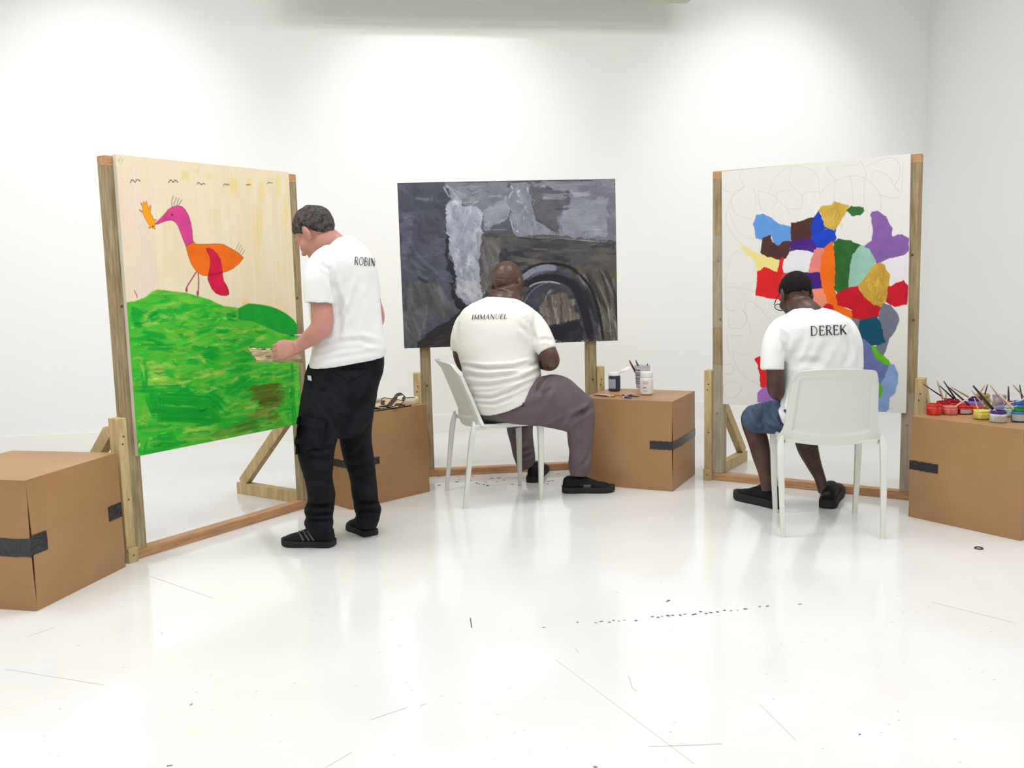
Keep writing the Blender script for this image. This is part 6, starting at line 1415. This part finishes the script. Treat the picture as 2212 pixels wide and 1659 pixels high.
def b4_back(u, depth):               # point of the box top seen in column u, `depth` metres back from its front edge
    lo, hi = 780.0, 960.0
    for _ in range(50):
        v = (lo + hi) / 2; q = rotz(0.5941).T @ (b4(u, v) - np.array([2.362, 4.167, 0]))
        if q[0] > depth: lo = v
        else: hi = v
    return b4(u, v)
def J4(key, u, v, *a, depth=None, top=None, **k):
    g = b4(u, v)
    if depth is not None:
        g = b4_back(u, depth); a = a[:2] + (float(px(u, top, g[1])[2] - ZB),) + a[3:]
    J[key] = g; paint_jar(a[0], g, *a[1:], **k); return g
# front row: base pixel of each jar's centre line
J4('red', 2017, 895, 'bright red paint jar nearest the easel upright', .038, 0.055, m_red, m_red, rz=.3)
J4('coral', 2051.5, 894.5, 'coral pink paint jar second in the front row', .0375, 0.044, m_coral, m_coral_p, m_coral_p)
J4('redlab', 2082, 893, 'red-rimmed paint jar with a torn label, third in the front row', .036, 0.043, m_red2, m_red, m_red, m_lab)
J4('orange', 2107, 892, 'orange paint jar half hidden behind the yellow jar', .036, 0.036, m_oran, m_oranp, m_oranp)
J4('yellow', 2120, 904, 'pale yellow paint jar at the front', .039, 0.043, m_yel, m_yelp, m_yelp)
J4('grey', 2156, 911, 'grey jar with a printed white label and purple rim', .0385, 0.054, m_greyj, m_purp, m_purp, m_lab)
J4('mint', 2180, 898, 'mint green paint jar behind the grey jar', .037, 0.053, m_mint, m_mint, m_mint)
J4('blue', 2202, 910, 'blue paint jar with a green rim at the right edge', .038, .066, m_blue, m_grn, m_grn, m_lab, rz=-.6)
J4('maroon', 2037, 884, 'maroon paint jar behind the coral jar', .036, 0.046, m_red2, m_red2, depth=0.235, top=867)
J4('redback', 2056, 880, 'tall crimson paint jar behind the maroon one', .040, 0.052, m_red2, m_red2, depth=0.33, top=862.5)
J4('pink', 2082, 882, 'rose pink paint jar behind the torn-label jar', .036, 0.037, m_pinkj, m_pinkj, depth=0.37, top=868)
J4('violet', 2106, 880, 'violet paint jar with a dark rim in the back row', .038, 0.058, m_purj, m_purp, m_purp, depth=0.38, top=858)
J4('ochre', 2122, 872, 'tall ochre paint pot in the back row', .038, 0.060, m_och, m_och, fill=.95, depth=0.48, top=851)
J4('lav', 2152, 893, 'lavender paint jar behind the grey jar', .038, 0.044, m_lav, m_lav, depth=0.24, top=876)
J4('tinyred', 2181, 874, 'low red paint pot at the back behind the mint jar', .030, .042, m_red2, m_red, depth=0.46, top=867)
J4('blueback', 2203, 880, 'sky blue paint pot at the back right', .036, 0.042, m_blue, m_blue, depth=0.4, top=866)
g = b4_back(2158, .45); _ch = float(px(2158, 853, g[1])[2] - ZB)
tc_ = thing('plastic_cup', 'clear plastic cup coated with mauve paint in the back row', 'cup', g, 0, 'paint jars on the right-hand box')
add('cup_wall', lathe([(.025, 0), (.026, .002), (.034, _ch - .003), (.0325, _ch - .003), (.0245, .004), (.001, .004)], 28, False), m_grey_paint, tc_, local=True, smooth=True)
add('cup_rim', lathe([(.034, _ch - .004), (.0355, _ch - .002), (.034, _ch), (.0325, _ch - .002)], 28, False), m_clear, tc_, local=True, smooth=True)
# brushes standing in those jars (photo px of the free end and of the point where it dips into its jar)
def b6(x, y): return 1960 + x / 8.778, 810 + y / 8.778
BR = [('black-handled paintbrush leaning far left out of the maroon jar', (298, 170), (700, 440), 'maroon', m_hblack, .0036), ('thick bare-wood paintbrush standing in the maroon jar', (565, 105), (680, 480), 'maroon', m_htan, .0055),
      ('black-handled paintbrush leaning left in the crimson jar', (610, 200), (900, 470), 'redback', m_hblack, .0042), ('navy-handled paintbrush standing steeply in the crimson jar', (690, 120), (955, 515), 'redback', m_hnavy, .0048), ('short bare-wood paintbrush upright in the crimson jar', (738, 285), (728, 470), 'redback', m_htan, .0036),
      ('dark brown paintbrush leaning left in the torn-label jar', (775, 225), (1220, 612), 'redlab', m_hbrown, .0052), ('long pinkish-wood paintbrush leaning left in the violet jar', (836, 230), (1250, 470), 'violet', m_htan, .005), ('pale paintbrush leaning right out of the coral jar', (1255, 378), (905, 600), 'coral', m_hcream, .0034),
      ('bare-wood paintbrush leaning left behind the thick black one', (1215, 290), (1460, 585), 'lav', m_htan, .0042), ('thick black paintbrush leaning left in the grey jar', (1248, 205), (1655, 690), 'grey', m_hblack, .0072), ('bare-wood paintbrush leaning right in the ochre pot', (1470, 195), (1345, 395), 'ochre', m_htan, .0046),
      ('thin brown paintbrush upright in the ochre pot', (1522, 180), (1472, 360), 'ochre', m_hbrown, .004), ('pinkish paintbrush leaning left in the lavender jar', (1570, 195), (1840, 545), 'lav', m_htan, .0042), ('cream paintbrush leaning left in the blue jar', (1765, 385), (2080, 725), 'blue', m_hcream, .0060),
      ('bare-wood paintbrush standing steeply in the grey jar', (1570, 440), (1690, 720), 'grey', m_htan, .0046), ('short pale paintbrush in the yellow jar', (1270, 440), (1345, 665), 'yellow', m_hcream, .0032), ('thick dark paintbrush upright in the low red pot', (1915, 215), (1922, 505), 'tinyred', m_hbrown, .0052),
      ('pale paintbrush lying almost flat across the sky blue pot', (1920, 540), (2190, 475), 'blueback', m_hcream, .0042), ('bare-wood paintbrush leaning left in the sky blue pot', (2000, 185), (2195, 395), 'blueback', m_htan, .0044), ('thin brown paintbrush upright in the sky blue pot', (2128, 185), (2178, 455), 'blueback', m_hbrown, .0042)]
for lab_, a, b, jk, mm, rr in BR:
    Y = J[jk][1]; A = px(*b6(*a), Y - .004); B = px(*b6(*b), Y); d = unit(B - A)
    B2_ = B + d * 0.012
    if B2_[2] < ZB + .012: B2_ = B
    stick_brush(lab_, A, B2_, rr, rr * .85, (mm, m_ferr, m_bris), .06, .08, 'paintbrushes in the jars on the right-hand box')

# ---- box between the seated painters
ZC = BOX_H + 0.0005
m_dark = mat('dark_navy_paint_jar', (44, 48, 62), 0.3, 0.5); m_whitep = mat('white_plastic_jar', (238, 238, 236), 0.35, 0.5); m_blab = mat('pale_blue_grey_label', (158, 166, 184), 0.6, 0.3)
g = ground(1327.5, 844, ZC)
t = thing('paint_jar', 'dark navy paint jar with its white flip lid open', 'paint jar', g, 0.0, 'containers on the middle box')
L = dict(parent=t, local=True, smooth=True)
R = .0385
add('body', lathe([(R * .9, 0), (R * .98, .003), (R, .01), (R, .088), (R * .97, .096), (R * .93, .099), (R * .9, .1)], 30), m_dark, auto=45, **L)
add('cap', lathe([(R * .90, .0985), (R * .95, .100), (R * .95, .117), (R * .9, .120), (R * .8, .120), (R * .78, .112), (.001, .112)], 30, False), m_whitep, auto=45, **L)
lid = lathe([(R * .95, 0), (R * .95, .009), (R * .9, .011), (.001, .011)], 30); a = math.radians(-27)
Ry = np.array([[math.cos(a), 0, math.sin(a)], [0, 1, 0], [-math.sin(a), 0, math.cos(a)]])
add('flip_lid', xf((np.vstack([lid[0] + np.array([R * .98, 0, 0])]), lid[1]), Ry, (R * 1.0, 0, .113)), m_whitep, auto=45, **L)
V = []; F = []
for i in range(11):
    q = math.radians(-170 + 10 * i * 0.85)
    for z in (.018, .080): V.append((math.cos(q) * R * 1.012, math.sin(q) * R * 1.012, z))
for i in range(10): F.append((2 * i, 2 * i + 2, 2 * i + 3, 2 * i + 1))
add('jar_label', (np.array(V), F), m_blab, **L)
g = ground(1397, 851, ZC)
t = thing('paint_jar', 'white plastic paint jar with white cap and faint grey label', 'paint jar', g, 0, 'containers on the middle box'); L = dict(parent=t, local=True, smooth=True); R = .0415
add('body', lathe([(R * .9, 0), (R * .98, .003), (R, .01), (R, .090), (R * .97, .100), (R * .88, .106), (R * .86, .110)], 30), m_whitep, auto=45, **L)
add('cap', lathe([(R * .86, .108), (R * .95, .110), (R * .95, .136), (R * .92, .139), (R * .80, .139), (.001, .137)], 30, False), m_whitep, auto=45, **L)
m_lab_grey = mat('grey_label_print', (186, 186, 188), 0.7, 0.2); m_lab_dark = mat('dark_label_print', (110, 110, 116), 0.7, 0.2)
for z, q0, q1, mm in [(.080, -2.35, -1.45, m_lab_grey), (.075, -2.35, -1.5, m_lab_grey), (.070, -2.35, -1.45, m_lab_grey), (.065, -2.35, -1.6, m_lab_grey), (.045, -2.3, -1.75, m_lab_dark), (.041, -2.3, -1.8, m_lab_dark), (.025, -2.2, -1.6, m_lab_grey), (.020, -2.2, -1.7, m_lab_grey)]:
    V = []; F = []
    for i in range(9):
        q = q0 + (q1 - q0) * i / 8
        for zz in (z, z + .0024): V.append((math.cos(q) * R * 1.01, math.sin(q) * R * 1.01, zz))
    for i in range(8): F.append((2 * i, 2 * i + 2, 2 * i + 3, 2 * i + 1))
    add('label_line', (np.array(V), F), mm, **L)
g = ground(1388, 838, ZC)
t = thing('plastic_tub', 'pale printed plastic tub holding brushes behind the white jar', 'tub', g, 0, 'containers on the middle box'); L = dict(parent=t, local=True, smooth=True)
m_tub = mat('milky_plastic_tub', (214, 216, 220), 0.35, 0.5); R0, R1, hh = .042, .052, .150
add('tub_wall', lathe([(R0 * .95, 0), (R0, .004), (R1, hh - .006), (R1 * 1.05, hh - .004), (R1 * 1.05, hh), (R1 * .97, hh), (R0 * .93, .008), (.001, .008)], 30, False), m_tub, auto=45, **L)
m_tubp = mat('blue_tub_print', (74, 84, 128), 0.5, 0.4)
for z, w_ in [(.118, .007), (.104, .003), (.098, .003), (.092, .003), (.082, .006), (.070, .003), (.064, .003), (.058, .003), (.046, .006), (.036, .003), (.030, .003)]:
    V = []; F = []
    for i in range(9):
        q = math.radians(-178 + i * 8)
        for zz in (z, z + w_): r_ = (R0 + (R1 - R0) * zz / hh) * 1.012; V.append((math.cos(q) * r_, math.sin(q) * r_, zz))
    for i in range(8): F.append((2 * i, 2 * i + 2, 2 * i + 3, 2 * i + 1))
    add('print_line', (np.array(V), F), m_tubp, **L)
def b7(x, y): return 1260 + x / 4.879, 740 + y / 4.879
Yt = g[1]
for lab_, a, b, mm, rr in [('dark red-handled brush leaning left in the printed tub', (485, 188), (545, 300), m_hred, .0075), ('thick slate-handled brush leaning left in the printed tub', (552, 188), (605, 300), mat('slate_lacquer_handle', (62, 68, 92), .35, .5), .0075), ('thin dark brush leaning right in the printed tub', (678, 220), (662, 310), m_hbrown, .005)]:
    A = px(*b7(*a), Yt); B = px(*b7(*b), Yt); stick_brush(lab_, A, B + (B - A) * .9, rr, rr * .8, (mm, m_ferr, m_bris), .12, .14, 'brushes in the printed tub')
# brushes lying on the front of that box
def onbox(x, y, h=.006): return ground(1280 + x / 6.38, 820 + y / 6.38, ZC + h)
for lab_, a, b, mm, fm, bm_, rr in [('brush with a brown handle lying at the front left of the middle box', (15, 215), (300, 238), m_hbrown, m_ferr, m_bris, .0045), ('cream-handled brush lying beside the brown one', (60, 206), (330, 226), m_hcream, m_ferr, m_bris, .0050), ('yellow-handled brush lying below the dark jar', (290, 200), (420, 216), mat('yellow_lacquer_handle', (208, 158, 52), .4, .5), m_ferr, m_bris, .0048),
                                 ('navy flat brush lying in front of the white jar', (640, 236), (400, 212), m_hnavy, m_ferr, mat('dark_loaded_bristles', (40, 38, 52), .6, .3), .0056), ('short navy brush lying in front of the dark jar', (540, 256), (395, 240), m_hnavy, m_ferr_w, m_bris, .0048), ('dark red brush lying across the navy brush', (545, 204), (470, 232), m_hred, m_ferr, m_bris, .0042)]:
    stick_brush(lab_, onbox(*a), onbox(*b), rr, rr * .85, (mm, fm, bm_), .14, .16, 'brushes lying on the middle box')

# ---- box behind the standing painter
g = ground(886, 871.5, ZC)
t = thing('tape_roll', 'roll of cream masking tape lying flat on the box corner', 'tape roll', g, 0); L = dict(parent=t, local=True, smooth=True)
m_mask = mat('cream_masking_tape', (238, 228, 204), 0.6, 0.3)
add('tape', lathe([(.036, 0), (.050, 0), (.051, .002), (.051, .034), (.050, .036), (.037, .036), (.036, .034), (.036, 0)], 36, False), m_mask, auto=40, **L)
add('core', lathe([(.0335, .001), (.0358, .001), (.0358, .035), (.0335, .035), (.0335, .001)], 36, False), mat('grey_card_core', (150, 142, 132), 0.8, 0.2), auto=40, **L)
# canvas tool roll with leather straps
m_cnv = mat('beige_canvas_cloth', (206, 186, 140), 0.85, 0.2, var=0.06, var_scale=30, bump=0.2, bump_scale=200); m_lth = mat('dark_brown_leather', (72, 50, 48), 0.55, 0.4, var=0.15, var_scale=20); m_metal = mat('brushed_steel', (196, 196, 198), 0.3, 0.5, metallic=0.8)
b2R = rotz(0.7786); b2O = np.array([-0.923, 5.069, BOX_H])
def b2p(x, y, z): return b2R @ np.array([x, y, z]) + b2O
t = thing('tool_roll', 'beige canvas tool roll with dark brown leather straps lying open on the box', 'tool roll', b2p(.25, .13, .0005), 0.7786); L = dict(parent=t, smooth=True)
def sheet(x0, x1, y0, y1, z, th, n=8):
    V = []; F = []
    for lay in (0, 1):
        for j in range(n + 1):
            for i in range(n + 1):
                x, y = x0 + (x1 - x0) * i / n, y0 + (y1 - y0) * j / n; V.append(b2p(x, y, z(i / n, j / n) - th * lay))
    m = n + 1; k = m * m
    for j in range(n):
        for i in range(n):
            a = j * m + i; F.append((a, a + 1, a + m + 1, a + m)); F.append((a + k, a + m + k, a + m + 1 + k, a + 1 + k))
    loop = list(range(m)) + [m * (j + 1) - 1 for j in range(1, n + 1)] + [m * n + i for i in range(n - 1, -1, -1)] + [m * j for j in range(n - 1, 0, -1)]
    for i in range(len(loop)):
        a, b = loop[i], loop[(i + 1) % len(loop)]; F.append((b, a, a + k, b + k))
    return np.array(V), F
add('base_cloth', sheet(.10, .455, .008, .24, lambda s, q: .006 + .0012 * math.sin(9 * s) , .005), m_cnv, **L)
add('edge_binding', sheet(.098, .457, .004, .012, lambda s, q: .0075, .007), m_lth, **L)
_fa = b2R @ np.array([1.0, 0, 0]); _fb = unit(b2R @ np.array([0, math.cos(.5), 0]) + np.array([0, 0, math.sin(.5)])); _fn = np.cross(_fa, _fb)
_fp = ground(848, 881, ZC + .010)
def fl(x, y, up=0.0): return on_plane(760 + x / 11.06, 830 + y / 11.06, _fp + _fn * up, _fn)
def plate(q, up, th):
    T_ = [fl(x, y, up) for x, y in q]; B_ = [v - _fn * th for v in T_]; n = len(q)
    return np.array(T_ + B_), [tuple(range(n)), tuple(range(2 * n - 1, n - 1, -1))] + [(i, i + n, (i + 1) % n + n, (i + 1) % n) for i in range(n)]
add('cover_flap', plate([(700, 480), (720, 345), (770, 322), (1245, 392), (1110, 555), (960, 545), (830, 505)], 0, .004), m_cnv, parent=t)
for a_, b_ in (((700, 480), (720, 345)), ((720, 345), (770, 322)), ((770, 322), (1245, 392)), ((1245, 392), (1110, 555)), ((1110, 555), (830, 505)), ((830, 505), (700, 480))):
    add('flap_binding', tube([fl(*a_, .001), fl(*b_, .001)], [.0028, .0028], 2, 8), m_lth, parent=t, smooth=True)
add('leather_patch', plate([(1010, 505), (1055, 452), (1175, 455), (1130, 515)], .003, .003), m_lth, parent=t)
add('leather_patch', plate([(700, 395), (800, 380), (770, 500), (690, 480)], .003, .003), m_lth, parent=t)
add('strap', plate([(840, 490), (1000, 300), (1060, 262), (1095, 290), (1085, 350), (945, 505)], .006, .004), m_lth, parent=t)
_lp = [fl(1040, 300, .008), fl(1090, 250, .012), fl(1160, 228, .016), fl(1215, 235, .018), fl(1255, 270, .018), fl(1258, 315, .014), fl(1225, 365, .008)]
_lc = catmull(np.array(_lp), 4); V = []; F = []
for p_ in _lc: V += [p_ - _fb * .012, p_ + _fb * .012]
for k in range(len(_lc) - 1): F.append((2 * k, 2 * k + 1, 2 * k + 3, 2 * k + 2))
V2 = np.array(V); n_ = len(V)
add('strap_loop', (np.vstack([V2, V2 - _fn * .003]), F + [tuple(i + n_ for i in reversed(f)) for f in F]), m_lth, parent=t)
add('rivet', ellipsoid(fl(1050, 292, .008), (.004, .004, .004)), m_metal, parent=t, smooth=True)
add('side_strap', ribbon([b2p(.225 + .006 * k / 8, .03 + k * .02, .016 + .003 * math.sin(k * .4)) for k in range(10)], .036), m_lth, **L); add('rivet', ellipsoid(b2p(.228, .06, .020), (.006, .006, .003)), m_metal, **L)
for k in range(7):
    x = .125 + k * .045
    add('tool', tube([b2p(x + .02, .015, .0095), b2p(x - .012, .10, .0105)], [.0055, .0045], 3, 10), m_metal if k % 2 else m_hblack, **L)
# white cloth rolled up behind it
pts = [b2p(.08 + .05 * k, .36 - .012 * k, .040 - .002 * k) for k in range(8)]
rad = [.030, .040, .042, .040, .038, .036, .030, .018]
V, F = tube(pts, rad, 5, 24, 0.9); V = V + np.column_stack([np.zeros(len(V)), np.zeros(len(V)), wave_noise(V, 9, 4, 3) * .004]); V[:, 2] = np.maximum(V[:, 2], BOX_H + .0008)
add('rag', (V, F), mat('off_white_rag_cloth', (226, 224, 216), 0.9, 0.2, bump=0.2, bump_scale=120), None, smooth=True, loc=b2p(.25, .31, .0005))
tag(bpy.data.objects['rag'], 'off-white cloth rag rolled up behind the tool roll', 'rag')

# small black band lying on the floor at the right
g = ground(2114, 1185, 0.0)
th_ = np.linspace(0, 2 * math.pi, 28)
V, F = tube([g + np.array([.017 * math.cos(a), .017 * math.sin(a) * (1 + .15 * math.cos(a)), .0028]) for a in th_], [.0026] * 28, 1, 8)
o = add('rubber_band', (V, F), mat('black_rubber', (40, 38, 38), 0.5, 0.4), None, smooth=True, loc=g); tag(o, 'small black ring lying on the white floor', 'ring')
